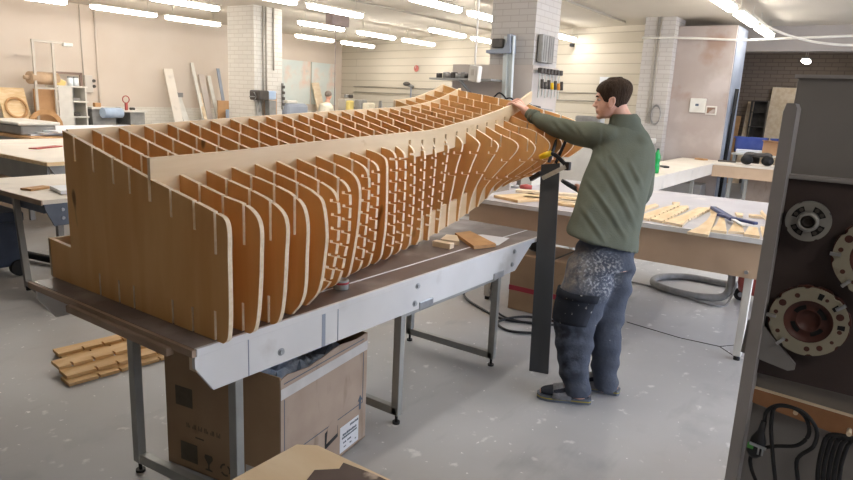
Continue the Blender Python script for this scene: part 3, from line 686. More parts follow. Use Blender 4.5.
# planks on the left part of that bench
for k, (x, y, L, w, rz, z, lb) in enumerate([(4.78, 2.42, .42, .30, -.35, 0, 'flat whitish plywood piece on the bench just under the hull edge'),
     (4.86, 2.16, .55, .10, -1.25, 0, 'pale plank on the bench beside the charcoal board, nearest the edge'), (5.05, 2.2, .6, .09, -1.3, .0, 'pale plank on the bench beside the charcoal board, middle one'),
     (5.25, 2.35, .7, .1, -1.2, 0, 'pale plank on the bench beside the charcoal board, farthest back'), (4.74, 1.93, .5, .09, -1.5, 0, 'pale plank seen between the charcoal board and the man, nearest the edge'), (4.95, 1.9, .5, .1, -1.4, 0, 'pale plank seen between the charcoal board and the man, farther in')]):
    tag(origin(MB().cbox((x+.1, y, zt+.012+z), (w, L, .022), None, Matrix.Rotation(rz+PI/2, 4, 'Z'), .002).build('pale_plank', M['pine2' if k % 2 else 'pine'])), lb, 'plank', 'planks on the bench behind the board')
t = thing('cordless_sander', 'red and grey hand tool lying on the bench beside the hull edge', 'tool', (5.45, 2.68, .866))
MB().tube([(5.42, 2.74, .89), (5.45, 2.69, .893), (5.47, 2.64, .89)], [.018, .026, .02], M['red'], 10).build('body', None, t)
MB().cyl((5.42, 2.75, .888), (5.39, 2.82, .884), .014, M['zinc']).build('nose', None, t)
t = thing('hand_clamp', 'dark blue hand clamp lying on the cut parts near the machine', 'clamp', (5.3, .85, .885))
MB().bar((5.55, 1.06, .90), (5.05, .82, .90), .05, .025, M['bluedark'], bev=.006).build('handle', None, t)
MB().bar((5.2, .95, .90), (5.0, .66, .90), .04, .02, M['bluedark'], bev=.005).build('handle', None, t)
MB().bar((5.05, .82, .90), (4.82, .70, .895), .03, .012, M['zinc']).build('jaw', None, t)

# vacuum hose and cleaner
P = [(6.15, .98, .42), (6.1, .93, .2), (6.08, .96, .06), (5.98, 1.12, .034), (5.98, 1.4, .034), (6.12, 1.6, .034), (6.4, 1.62, .034), (6.62, 1.4, .034), (6.62, 1.1, .034), (6.6, .95, .05)]
tag(origin(MB().tube(catmull(P, 8), .033, n=12).build('vacuum_hose', M['hose'])), 'thick grey vacuum hose looped on the floor under the bench of cut parts', 'hose')
tag(origin(MB().tube(catmull([(6.1, 2.0, .012), (6.05, 1.5, .012), (5.85, 1.0, .012), (5.95, .92, .012), (6.0, .87, .2)], 7), .009, n=8).build('electric_cable', M['hose'])), 'thin grey cord on the floor running to the red vacuum', 'cord')
t = thing('shop_vacuum', 'red vacuum cleaner on a caster under the bench beside its white leg', 'vacuum', (6.35, .72, 0))
MB().lathe([(.12, .12), (.17, .13), (.185, .2), (.185, .5), (.16, .56), (.1, .58), (0, .585)], (6.14, .70, 0), (0, 0, 1), M['red'], 20).build('drum', None, t)
MB().box((6.16, .76, .10), (6.28, .88, .16), M['red'], bev=.02).build('caster_arm', None, t)
cs = MB().cyl((6.23, .86, .055), (6.28, .875, .055), .055, M['rubber'], 18).build('caster', None, t)
MB().cyl((6.222, .857, .055), (6.288, .878, .055), .022, M['zinc']).build('hub', None, cs)
for x, y in ((6.2, .55), (6.0, .6)): MB().cyl((x, y, .06), (x+.04, y, .06), .058, M['rubber'], 16).build('caster', None, t)

# ------------------------------------------------------------------ L-shaped bench further back
t = thing('corner_bench', 'L-shaped pale wooden bench on metal legs behind the bench of cut parts', 'workbench', (11, 2.4, 0))
MB().box((8.6, 2.42, .755), (12.2, 3.15, .785), M['benchtop']).box((12.2, .4, .755), (12.97, 3.15, .785), M['benchtop']).build('tabletop', None, t)
MB().prism([(8.62, .755), (8.75, .585), (12.2, .585), (12.2, .755)], (0, 2.44, 0), (1, 0, 0), (0, 0, 1), (0, 1, 0), .02, M['benchtop']).build('front_panel', None, t)
MB().box((12.22, .4, .555), (12.24, 2.44, .755), M['panelbrown']).build('front_panel', None, t)
for x, y in ((9.0, 2.5), (11.2, 2.5), (12.28, 1.86), (12.28, 2.12), (9.0, 3.05), (11.2, 3.05), (12.28, .6), (12.9, .6)):
    MB().box((x, y, 0), (x+.05, y+.05, .755), M['steel']).build('leg', None, t)
tag(origin(MB().box((12.3, 2.6, .003), (12.7, 3.35, .37), bev=.01).build('storage_box', M['greyplate'])), 'low grey box on the floor under the L-shaped bench', 'box')
tag(origin(MB().box((12.95, 1.55, .003), (13.2, 2.0, .56), bev=.01).build('cardboard_sheet', M['cardgrey'])), 'grey brown cardboard box on the floor under the far arm of the L-shaped bench', 'box')
t = thing('drink_bottle', 'green plastic drink bottle standing on the L-shaped bench beside the man', 'bottle', (9.2, 2.57, .786))
MB().lathe([(.0, 0), (.04, .002), (.045, .02), (.045, .12), (.038, .15), (.045, .18), (.045, .23), (.032, .28), (.015, .31), (.014, .33)], (9.2, 2.57, .786), (0, 0, 1), M['green'], 18).build('body', None, t)
MB().cyl((9.2, 2.57, 1.11), (9.2, 2.57, 1.135), .017, M['blackplastic']).build('cap', None, t)
single(MB().cbox((9.0, 2.6, .80), (.2, .12, .028), None, Matrix.Rotation(.3, 4, 'Z'), .003), 'wood_block', M['pine'], 'wooden block in front of the green bottle', 'block')
single(MB().cbox((10.3, 2.75, .80), (.16, .09, .03), None, Matrix.Rotation(.7, 4, 'Z'), .01), 'sanding_block', M['blackplastic'], 'small dark hand tool lying on the bench right of the green bottle', 'tool')
t = thing('ear_defenders', 'black ear defenders lying on the corner of the L-shaped bench near the machine', 'ear defenders', (12.5, 1.75, .786))
MB().ball((12.35, 1.93, .88), (.11, .10, .085), M['black']).build('ear_cup', None, t)
MB().ball((12.45, 1.62, .88), (.11, .10, .085), M['black']).build('ear_cup', None, t)
MB().tube(catmull([(12.35, 1.97, .88), (12.38, 1.95, .97), (12.42, 1.78, .97), (12.46, 1.6, .97), (12.46, 1.58, .88)], 5), .04, M['darkmetal'], 8).build('headband', None, t)
single(MB().cbox((12.75, 2.32, .80), (.1, .3, .03), None, Matrix.Rotation(.2, 4, 'Z'), .01), 'hand_plane', M['darkmetal'], 'dark tool lying on the bench left of the ear defenders', 'tool')
single(MB().cbox((12.7, 2.75, .80), (.12, .2, .03), None, Matrix.Rotation(-.4, 4, 'Z'), .004), 'wood_offcut', M['mdf'], 'small brown offcut on the inner corner of the L-shaped bench', 'offcut')

# things beyond, in front of and inside the opening
t = thing('side_table', 'small table holding a crate and boxes before the dark opening', 'table', (13.9, 1.4, 0))
MB().box((13.65, .3, .88), (15.2, 2.42, .91), M['whitemetal']).build('tabletop', None, t)
for x, y in ((13.7, .4), (15.1, .4), (13.7, 2.35), (15.1, 2.35)): MB().box((x, y, 0), (x+.05, y+.05, .88), M['steel']).build('leg', None, t)
t = thing('cardboard_carton', 'open brown carton on the small table above the ear defenders', 'box', (13.8, 1.6, .911))
MB().box((13.68, 1.42, .912), (14.05, 1.9, 1.16), M['crate_brown'], bev=.004).build('walls', None, t)
MB().bar((13.68, 1.66, 1.165), (13.52, 1.66, 1.19), .48, .006, M['crate_brown']).build('flap', None, t)
MB().box((13.677, 1.47, 1.0), (13.68, 1.62, 1.09)).build('side_label', M['paper'], t)
for k, (y0, y1, lb) in enumerate([(1.95, 2.5, 'blue plastic crate at the opening, the left one'), (1.25, 1.85, 'blue plastic crate at the opening, behind the brown carton')]):
    t = thing('plastic_crate', lb, 'crate', (14.5, (y0+y1)/2, .911), 'blue crates')
    MB().box((14.3, y0, .912), (14.32, y1, 1.2)).box((14.7, y0, .912), (14.72, y1, 1.2)).box((14.3, y0, .912), (14.72, y0+.02, 1.2)).box((14.3, y1-.02, .912), (14.72, y1, 1.2)).box((14.3, y0, .912), (14.72, y1, .93)).build('walls', M['bluecrate'], t)
    MB().box((14.27, y0-.02, 1.18), (14.3, y1+.02, 1.21)).build('rim', M['bluecrate'], t)
single(MB().cbox((13.78, 2.14, .95), (.15, .45, .07), None, Matrix.Rotation(.15, 4, 'Z'), .01), 'paper_stack', M['paper'], 'low white stack of papers at the left of the small table', 'papers')
single(MB().lathe([(0, 0), (.1, 0), (.11, .1), (.06, .2), (.03, .22), (.03, .28), (0, .28)], (14.05, 1.3, .912), (0, 0, 1), None, 14), 'white_jug', M['whitemetal'], 'white plastic jug next to the brown carton at the machine edge', 'jug')
for (x, y, z1, w_, rz, mm, lb) in [(17.2, 2.2, 2.3, .5, .1, 'pine2', 'wide pale board leaning inside the dim store room, tallest'), (17.1, 2.85, 1.95, .14, .0, 'pine2', 'narrow pale board leaning inside the store room beside the dark shelf'), (16.9, 3.05, 1.6, .12, 0, 'mdf', 'short brown board leaning near the partition edge in the store room')]:
    o = MB().bar((x, y, 0), (x+.3, y-.04, z1), w_, .03, M[mm], up=(1, 0, .0)).build('leaning_board')
    tag(origin(o), lb, 'board', 'boards in the store room')
t = thing('dark_shelf', 'dark wooden shelf unit between the leaning boards in the store room', 'shelf', (17.35, 2.6, 0))
MB().box((17.2, 2.42, 0), (17.55, 2.44, 1.98)).box((17.2, 2.76, 0), (17.55, 2.78, 1.98)).box((17.53, 2.42, 0), (17.55, 2.78, 1.98)).build('carcass', M['darkmetal'], t)
for z in (.4, .9, 1.35, 1.7, 1.96): MB().box((17.2, 2.44, z), (17.53, 2.76, z+.02)).build('shelf_board', M['darkmetal'], t)
tag(origin(MB().cyl((13.3, 2.47, .02), (13.3, 2.42, 2.1), .035).build('dust_pipe', M['black'])), 'black upright bar leaning at the end of the taupe partition', 'bar')
# pictures on the partition
t = thing('wall_plaque', 'white square panel on the taupe wall, larger of two', 'panel', (12.98, 3.0, 1.77))
MB().box((12.96, 2.86, 1.64), (12.999, 3.14, 1.90), M['whitemetal'], bev=.006).build('plate', None, t)
MB().box((12.955, 2.98, 1.76), (12.96, 3.04, 1.80)).build('mark', M['ink'], t)
t = thing('small_picture', 'small white framed picture on the taupe wall beside the square panel', 'picture', (12.98, 2.76, 1.69))
MB().box((12.97, 2.66, 1.61), (12.999, 2.85, 1.77), M['whitemetal'], bev=.004).build('frame', None, t)
MB().box((12.966, 2.685, 1.635), (12.97, 2.825, 1.745)).build('print', overlay(mat('print_tones', '#8f6e58', '#5d4a40', scale=9), '#b0a49c', 7, .5, .6), t)
t = thing('cable_coil', 'grey coil of cable hanging on the brick pier', 'cable', (12.72, 3.68, 1.55))
for k in range(4):
    MB().tube([(12.72-.006*k, 3.68+.09*math.cos(a*PI/10), 1.56+(.16+.01*k)*math.sin(a*PI/10)) for a in range(20)], .008, M['greyplate'], 6, closed=True).build('loop', None, t)
for y in (3.78, 3.84): tag(origin(MB().cyl((12.73, y, 1.4), (12.73, y, CH), .013, n=8).build('conduit_pipe', M['pipe'])), 'grey conduit running down the brick pier, '+('right one' if y < 3.8 else 'left one'), 'pipe', 'pier conduits')
t = thing('wash_stand', 'white sink stand at the foot of the brick pier behind the man', 'sink', (12.4, 3.9, 0))
MB().box((12.1, 3.6, 1.02), (12.7, 4.3, 1.12), M['whitemetal'], bev=.02).build('basin', None, t)
MB().box((12.2, 3.7, 0), (12.65, 4.2, 1.02), M['greyplate']).build('cabinet', None, t)
MB().box((12.3, 3.85, 1.12), (12.6, 4.15, 1.24), M['lightblue'], bev=.02).build('tray', None, t)
tag(origin(MB().box((13.88, 5.05, 1.9), (13.9, 5.3, 2.3)).build('wall_note', M['paper'])), 'white sheet on the block wall right behind the man', 'paper')

# ------------------------------------------------------------------ machine at the right
t = thing('machine_cabinet', 'dark brown machine cabinet standing at the right edge with discs hung on it', 'machine', (2.3, -.15, 0))
MB().box((1.96, -.75, .04), (2.7, .215, 1.755), M['machine'], bev=.004).build('body', None, t)
MB().box((1.953, -.75, 1.748), (1.962, .222, 1.757), M['machinepost']).build('top_lip', None, t)
po = MB()
po.prism([(.193, .04), (.224, .04), (.226, 1.66), (.221, 1.682), (.202, 1.682), (.196, 1.67)], (1.87, 0, 0), (0, 1, 0), (0, 0, 1), (1, 0, 0), .10, M['machinepost'])
po.build('edge_post', None, t)
MB().box((1.938, -.75, .94), (1.96, .197, 1.494), M['machinedark']).build('dark_panel', None, t)
MB().box((1.925, -.75, 1.49), (1.96, .198, 1.502), M['machinepost'], bev=.003).build('panel_ledge', None, t)
MB().prism([(.235, 1.095), (.215, 1.098), (.19, 1.085), (.105, 1.0), (.105, .985), (.12, .978), (.24, 1.0)], (1.905, 0, 0), (0, 1, 0), (0, 0, 1), (1, 0, 0), .012, M['greyplate']).build('corner_plate', None, t)
MB().prism([(.2057, .892), (.2047, .851), (-.0112, .825), (-.75, .736), (-.75, .855)], (1.937, 0, 0), (0, 1, 0), (0, 0, 1), (1, 0, 0), .022, M['brownstrip'], M['pine2']).build('hook_strip', None, t)
MB().cyl((1.905, .083, .878), (1.87, .083, .880), .006, M['pine2'], 10).build('hook_peg', None, t)
MB().cyl((1.905, -.04, .86), (1.87, -.04, .862), .006, M['pine2'], 10).build('hook_peg', None, t)
MB().box((1.98, -.73, 0), (2.68, .2, .04), M['black']).build('plinth', None, t)

def flange(name, label, c, r, kind):
    x0, cy, cz = c
    t = thing(name, label, 'disc', (x0, cy, cz-r), 'discs on the machine')
    def disc(R, hole, x, th, m, notches=0, ph=0):
        b = MB(); n = 96; O = []; I = []
        for j in range(n):
            a = 2*PI*j/n; R2 = R
            if notches and (j+ph) % (n//notches) in (0, 1): R2 = R*.955
            O.append((math.cos(a)*R2, math.sin(a)*R2)); I.append((math.cos(a)*hole, math.sin(a)*hole))
        k = b.mi(m)
        V = [[b.bm.verts.new((xx, cy+u, cz+v)) for u, v in L] for xx, L in ((x, O), (x, I), (x+th, I), (x+th, O))]
        for A_, B_ in zip(V, V[1:]+V[:1]):
            for j in range(n):
                f = b.bm.faces.new((A_[j], A_[(j+1) % n], B_[(j+1) % n], B_[j])); f.material_index = k
        return b
    def arc(b, ra, rb, a0, a1, x, th, m):
        q = [a0+(a1-a0)*k/8 for k in range(9)]
        return b.prism([(math.cos(a)*ra, math.sin(a)*ra) for a in q]+[(math.cos(a)*rb, math.sin(a)*rb) for a in q[::-1]], (x, cy, cz), (0, 1, 0), (0, 0, 1), (1, 0, 0), th, m)
    if kind == 0:
        disc(r, .022, x0, .012, M['disc'], 4, 8).build('plate', None, t)
        disc(r*.97, .03, x0+.012, .022, M['darkmetal']).build('backing', None, t)
        for k in range(4): arc(MB(), r*.52, r*.78, k*PI/2+.35-.1, k*PI/2+1.2, x0-.0006, .004, M['black']).build('slot', None, t)
        for k in range(4):
            for a, rr in ((.5, .011), (.98, .013)):
                a += k*PI/2; MB().cyl((x0-.002, cy+math.cos(a)*r*.65, cz+math.sin(a)*r*.65), (x0+.003, cy+math.cos(a)*r*.65, cz+math.sin(a)*r*.65), r*.10, M['darkmetal'], 10).build('screw', None, t)
        MB().lathe([(.019, 0), (.025, -.003), (.0255, -.012), (.021, -.018), (.017, -.018), (.017, -.004), (.015, 0)], (x0, cy, cz), (1, 0, 0), M['disc'], 24).build('hub', None, t)
        MB().lathe([(.0, -.001), (.009, -.001), (.009, -.008), (.012, -.01), (.013, -.006), (.0165, -.005), (.017, .002)], (x0, cy, cz), (1, 0, 0), M['darkmetal'], 20).build('bore', None, t)
    else:
        disc(r, r*.62, x0, .010, M['discwarm'], 8, 3).build('plate', None, t)
        b = MB().lathe([(r*.62, .003), (r*.60, .009), (r*.40, .018), (r*.32, .012), (r*.30, .012), (r*.28, .022), (0, .022)], (x0, cy, cz), (1, 0, 0), M['rust'], 36)
        b.build('dish', None, t)
        disc(r*1.03, r*.62, x0+.010, .018, M['rust'], 12, 0).build('backing', None, t)
        for k in range(4): arc(MB(), r*.34, r*.46, k*PI/2+.5, k*PI/2+1.3, x0+.0125, .004, M['black']).build('dish_slot', None, t)
        for a, rr, rad in ((2.75, .80, .10), (3.3, .80, .06), (2.05, .80, .05), (.55, .82, .10), (.15, .84, .06), (1.1, .80, .07), (4.2, .8, .08), (4.6, .8, .075), (5.3, .8, .05), (-.55, .83, .06), (3.75, .8, .05)):
            y_, z_ = cy-math.cos(a)*r*rr*-1, cz+math.sin(a)*r*rr
            MB().cyl((x0-.0008, y_, z_), (x0+.004, y_, z_), r*rad, M['rust'], 12).build('hole', None, t)
        for a in (1.75, 2.35, 3.05):
            arc(MB(), r*.72, r*.9, a, a+.16, x0-.0008, .004, M['black']).build('square_hole', None, t)
        for a in (.0, 5.4, 2.45):
            y_, z_ = cy+math.cos(a)*r*.93, cz+math.sin(a)*r*.93
            MB().bar((x0-.004, y_-.012*math.cos(a), z_-.012*math.sin(a)), (x0-.004, y_+.012*math.cos(a), z_+.012*math.sin(a)), .008, .010, M['zinc'], up=(1, 0, 0)).build('lug', None, t)
    return t
flange('mounting_disc', 'small silver disc with four curved slots on the machine, the uppermost', (1.90, .133, 1.388), .052, 0)
flange('mounting_disc', 'large pierced disc with red-brown centre above the grey corner plate', (1.90, .094, 1.125), .092, 1)
flange('mounting_disc', 'large pierced disc cut off by the right picture edge', (1.90, -.03, 1.315), .098, 1)
# cables with plugs on the strip
t = thing('electric_cable', 'black power cord looped over the peg with a plug bearing a green spot', 'cord', (1.88, .1, .7))
MB().tube(catmull([(1.878, .152, .825), (1.877, .150, .86), (1.872, .125, .888), (1.872, .09, .892), (1.874, .06, .875), (1.876, .045, .83), (1.876, .065, .79), (1.878, .12, .765), (1.88, .16, .735), (1.88, .17, .70), (1.88, .12, .62), (1.88, .05, .65), (1.88, .06, .75), (1.875, .03, .80), (1.87, .03, .85), (1.87, .06, .885), (1.87, .09, .893), (1.87, .13, .883), (1.872, .135, .84), (1.875, .12, .75), (1.88, .09, .62)], 7), .0052, M['cable'], 8).build('cable', None, t)
pl = MB().tube([(1.876, .152, .83), (1.876, .155, .80), (1.874, .156, .79), (1.872, .157, .775), (1.872, .163, .735), (1.873, .165, .722)], [.007, .009, .013, .0195, .021, .012], M['blackplastic'], 14).build('plug', None, t)
MB().bar((1.850, .176, .768), (1.850, .134, .763), .003, .008, M['zinc']).build('contact', None, pl)
MB().box((1.851, .165, .750), (1.857, .181, .768), M['greenplug'], bev=.002).build('green_mark', None, pl)
for y in (.152, .142): MB().cyl((1.853, y, .762), (1.848, y, .742), .0024, M['zinc'], 8).build('pin', None, pl)
t = thing('electric_cable', 'bundle of thick black cable hanging on the strip at the picture edge', 'cord', (1.88, -.06, .6))
for k in range(5):
    y = -.03-.012*k
    MB().tube(catmull([(1.875, -.06, .855), (1.872, y+.03, .845), (1.87, y+.04, .80), (1.87, y+.035, .70), (1.875, y, .58), (1.88, y-.08, .56), (1.88, -.16, .66), (1.88, -.14, .78), (1.876, -.09, .845)], 6), .0055, M['cable'], 8).build('cable_loop', None, t)

# ------------------------------------------------------------------ bench corner in the foreground
t = thing('work_bench', 'worn pine bench corner with peeling dark film, nearest thing at the bottom', 'workbench', (.5, .6, 0))
MB().prism([(-.2, .2), (1.045, .2), (1.045, 1.03), (1.015, 1.072), (-.2, 1.072)], (0, 0, .765), (1, 0, 0), (0, 1, 0), (0, 0, 1), .035, M['benchpine'], M['pine2']).build('tabletop', None, t)
MB().prism([(.2, .2), (1.035, .2), (1.035, .84), (1.025, .925), (1.0, .915), (.96, .955), (.92, .94), (.88, .965), (.84, .93), (.7, .94), (.2, .8)], (0, 0, .8005), (1, 0, 0), (0, 1, 0), (0, 0, 1), .0025, M['wornpaint']).build('film_layer', None, t)
for x, y in ((-.1, .26), (.95, .26), (-.1, .98), (.93, .96)): MB().box((x, y, 0), (x+.05, y+.05, .765), M['steel']).build('leg', None, t)

# ------------------------------------------------------------------ notched planks on the floor
def notched(L, w, th, c, rz, z, label, step=.12):
    P = [(0, 0), (L, 0), (L, w)]
    x = L-.06
    while x > .05:
        P += [(x, w), (x, w-.035), (x-.012, w-.035), (x-.012, w)]; x -= step
    P += [(0, w)]
    cs, sn = math.cos(rz), math.sin(rz)
    o = MB().prism(P, (c[0], c[1], z), (cs, sn, 0), (sn, -cs, 0), (0, 0, 1), th, M['ochrewood'], M['ochrewood']).build('notched_plank')
    tag(origin(o), label, 'plank', 'notched planks on the floor')
notched(.95, .12, .018, (1.75, 3.98), -.12, .002, 'notched plank on the floor, bottom one of the rear pair')
notched(.93, .10, .018, (1.74, 3.99), -.12, .022, 'notched plank on the floor, upper one of the rear pair')
notched(.95, .12, .018, (1.60, 3.60), -.10, .002, 'notched plank on the floor, lowest and closest to the box')
notched(.95, .12, .018, (1.62, 3.66), -.10, .022, 'notched plank on the floor, middle one of the front stack')
notched(.98, .12, .018, (1.63, 3.77), -.10, .042, 'notched plank on the floor, top one of the front stack')

# ------------------------------------------------------------------ benches at the left
t = thing('work_bench', 'lower left bench with worn wooden top and blue-grey end bracket', 'workbench', (2.7, 6.2, 0))
MB().box((2.38, 5.43, .685), (3.5, 6.95, .72), M['benchtop']).build('tabletop', None, t)
MB().box((2.37, 5.42, .68), (2.38, 6.95, .722), M['battenwood']).build('edge_strip', None, t)
MB().prism([(2.40, .685), (2.405, .645), (2.47, .50), (3.2, .50), (3.5, .685)], (0, 5.44, 0), (1, 0, 0), (0, 0, 1), (0, 1, 0), .02, M['benchblue']).build('end_bracket', None, t)
for z in (.63, .56): MB().cyl((2.54, 5.442, z), (2.54, 5.43, z), .014, M['zinc'], 10).build('bolt', None, t)
MB().box((2.42, 5.5, .60), (2.44, 6.9, .685), M['benchblue']).build('side_rail', None, t)
for a_, b_ in (((2.24, 5.46, .03), (2.40, 5.95, .685)), ((2.52, 5.47, .03), (2.52, 5.47, .685)), ((2.40, 6.85, .03), (2.42, 6.8, .685)), ((3.4, 5.5, .03), (3.4, 5.5, .685)), ((3.4, 6.85, .03), (3.4, 6.85, .685))):
    l = MB().bar(a_, b_, .045, .045, M['benchgrey'], up=(1, 0, 0)).build('leg', None, t)
    MB().cyl((a_[0], a_[1], 0), (a_[0], a_[1], .035), .02, M['rubber']).build('foot', None, l)
MB().bar((2.24, 5.46, .06), (2.15, 4.85, .06), .04, .04, M['benchgrey']).bar((2.15, 4.85, .06), (2.5, 5.47, .06), .04, .04, M['benchgrey']).build('floor_rail', None, t)
single(MB().cbox((2.62, 6.05, .73), (.22, .12, .016), None, Matrix.Rotation(.3, 4, 'Z')), 'wood_offcut', M['mdf'], 'brown offcut lying on the lower left bench', 'offcut')
single(MB().cbox((2.85, 5.75, .74), (.4, .35, .03), None, Matrix.Rotation(-.2, 4, 'Z')), 'white_sheet', M['paper'], 'white panel lying on the lower left bench next to the hull', 'panel')
t = thing('wheeled_bin', 'dark blue-grey wheeled bin under the lower left bench', 'bin', (2.2, 6.2, 0))
MB().box((1.95, 5.95, .08), (2.43, 6.5, .52), M['bluebin'], bev=.03).build('body', None, t)
MB().box((1.93, 5.93, .47), (2.45, 6.52, .56), M['bluebin'], bev=.02).build('lid', None, t)
for x, y in ((2.0, 5.95), (2.38, 5.95), (2.2, 6.5)): MB().cyl((x, y-.03, .07), (x, y+.03, .07), .07, M['rubber'], 14).build('wheel', None, t)
tag(origin(MB().tube(catmull([(2.6, 6.75, .05), (2.66, 6.4, .05), (2.75, 6.0, .05), (2.9, 5.6, .05), (3.1, 5.2, .05)], 6), .035, n=10).build('rubber_hose', M['rubber'])), 'thick black hose on the floor between the bin and the hull bench', 'hose')

t = thing('work_bench', 'middle left bench with cream top and grey metal apron', 'workbench', (3.9, 8.5, 0))
MB().box((3.35, 7.45, .745), (5.4, 10.7, .785), M['pine']).build('tabletop', None, t)
MB().box((3.36, 7.46, .786), (5.39, 10.65, .789), M['benchtop']).build('paper_cover', None, t)
MB().box((3.37, 7.5, .53), (3.40, 10.7, .745), M['benchgrey']).build('apron', None, t)
MB().prism([(3.37, .745), (3.5, .55), (5.4, .55), (5.4, .745)], (0, 7.47, 0), (1, 0, 0), (0, 0, 1), (0, 1, 0), .02, M['benchgrey']).build('end_apron', None, t)
for x, y in ((3.5, 8.3), (3.5, 10.5), (5.2, 7.6), (5.2, 10.5)): MB().box((x, y, 0), (x+.05, y+.05, .745), M['benchgrey']).build('leg', None, t)
tag(origin(MB().cbox((4.1, 9.1, .80), (.5, .12, .014), None, Matrix.Rotation(.5, 4, 'Z')).build('red_folder', M['red'])), 'thin red folder lying on the cream bench top', 'folder')
single(MB().box((3.2, 8.9, .002), (3.6, 10.4, .5), bev=.01), 'cardboard_sheet', M['kraft'], 'brown cardboard sheet standing below the middle left bench', 'cardboard')
t = thing('work_bench', 'rear left bench with pale sheets on top and grey apron', 'workbench', (5.5, 12, 0))
MB().box((4.7, 10.9, .745), (8.2, 13.3, .785), M['mdf']).build('tabletop', None, t)
MB().box((4.72, 10.92, .54), (4.75, 13.3, .745), M['benchgrey']).box((4.75, 10.92, .54), (8.2, 10.95, .745), M['benchgrey']).build('apron', None, t)
for x, y in ((4.9, 11.0), (8.1, 11.0), (4.9, 13.2), (8.1, 13.2)): MB().box((x, y, 0), (x+.05, y+.05, .745), M['benchgrey']).build('leg', None, t)
for k in range(3):
    o = MB().cbox((6.0+.1*k, 12.0-.1*k, .80+.03*k), (2.3, 1.5, .025), None, Matrix.Rotation(.05*k, 4, 'Z')).build('white_sheet', M['paper'])
    tag(origin(o), 'large white sheet on the rear left bench, '+('lowest of the pile', 'middle of the pile', 'topmost of the pile')[k], 'sheet', 'sheets on the rear bench')
t = thing('planer_machine', 'grey machine with rounded white top at the left picture edge', 'machine', (5.0, 11.9, .88))
MB().box((4.75, 11.35, .79), (5.3, 12.6, .95), M['benchgrey'], bev=.03).build('body', None, t)
MB().box((4.7, 11.3, .95), (5.35, 12.65, 1.0), M['whitemetal'], bev=.02).build('table_plate', None, t)
t = thing('hand_saw', 'small yellow handled saw on the white sheets beside the hull corner', 'saw', (7.2, 12.0, .885))
MB().bar((7.0, 12.0, .90), (7.35, 11.7, .90), .05, .02, M['yellow']).build('handle', None, t)
MB().bar((6.75, 12.2, .895), (7.0, 12.0, .895), .06, .006, M['zinc']).build('blade', None, t)

# ------------------------------------------------------------------ along the left wall
t = thing('pipe_rack', 'tall pale metal pipe rack against the pinkish wall', 'rack', (6.4, 14.3, 0))
M['palerack'] = mat('pale_rack_paint', '#beb6aa', '#c6beb2', rough=.6, scale=6)
for x in (6.26, 6.64): MB().box((x, 14.15, 0), (x+.045, 14.195, 2.46), M['palerack']).build('post', None, t)
MB().box((6.26, 14.15, 2.42), (6.85, 14.2, 2.47), M['palerack']).build('top_bar', None, t)
MB().box((6.26, 14.15, 1.5), (6.7, 14.2, 1.54), M['palerack']).build('cross_bar', None, t)
MB().box((6.85, 14.1, 2.38), (7.05, 14.2, 2.46), M['whitemetal'], bev=.02).build('lamp_head', None, t)
single(MB().tube([(6.2, 14.25, 1.72), (6.78, 14.35, 1.72)], .125, n=16).cyl((6.1, 14.24, 1.72), (6.2, 14.25, 1.72), .04), 'paper_roll', M['kraft'], 'thick roll of brown paper lying on the pipe rack', 'roll')
single(MB().box((6.3, 14.3, .62), (6.75, 14.36, 1.5)), 'plywood_sheet', M['orangeply'], 'brown panel standing behind the pipe rack below the roll', 'panel')
t = thing('ring_board', 'square pale board with a carved ring, leaning by the pipe rack', 'board', (5.9, 14.3, .8))
MB().bar((5.93, 14.2, .8), (5.93, 14.5, 1.5), .5, .03, M['pine'], up=(0, 1, 0)).build('panel', None, t)
MB().tube([(5.93+.19*math.cos(a*PI/12), 14.27+.07*math.sin(a*PI/12), 1.12+.19*math.sin(a*PI/12)) for a in range(24)], .025, M['mdf'], 6, closed=True).build('ring', None, t)
single(MB().box((5.6, 14.0, .5), (6.3, 14.75, .8)), 'low_crate', M['whitemetal'], 'low white crate carrying the ring board', 'crate')
t = thing('curved_offcut', 'brown arched panel standing under the pipe rack', 'panel', (6.35, 14.05, .6))
MB().prism([(.35*math.cos(a*PI/10), .35*math.sin(a*PI/10)) for a in range(11)]+[(-.26, 0)]+[(.26*math.cos(a*PI/10), .26*math.sin(a*PI/10)) for a in range(10, -1, -1)], (6.35, 14.03, .75), (1, 0, 0), (0, 0, 1), (0, 1, 0), .03, M['mdf']).build('arch', None, t)
t = thing('open_shelf', 'white open shelf unit by the pinkish wall next to the roll', 'shelf', (7.0, 14.4, 0))
MB().box((6.72, 14.2, 0), (6.75, 14.7, 1.58)).box((6.98, 14.2, 0), (7.01, 14.7, 1.58)).box((7.28, 14.2, 0), (7.31, 14.7, 1.58)).box((6.72, 14.68, 0), (7.31, 14.7, 1.58)).box((6.72, 14.19, .4), (6.98, 14.2, 1.56)).build('carcass', M['whitemetal'], t)
for z in (.6, .93, 1.25, 1.56): MB().box((6.7, 14.18, z), (7.33, 14.7, z+.03), M['whitemetal']).build('shelf_board', None, t)
single(MB().cbox((7.12, 14.4, 1.0), (.2, .2, .07), None, None, .02), 'tool_case', M['darkmetal'], 'dark tool case on the lower board of the white shelf', 'case')
single(MB().cbox((7.14, 14.4, 1.31), (.18, .2, .06), None, None, .02), 'small_box', M['greymetal'], 'small grey box on the middle board of the white shelf', 'box')
single(MB().cbox((6.78, 14.35, 1.66), (.28, .2, .14), None, Matrix.Rotation(.4, 4, 'Y'), .02), 'yellow_box', mat('pale_yellow', '#dfc47e', rough=.6), 'pale yellow box tilted on top of the white shelf', 'box')
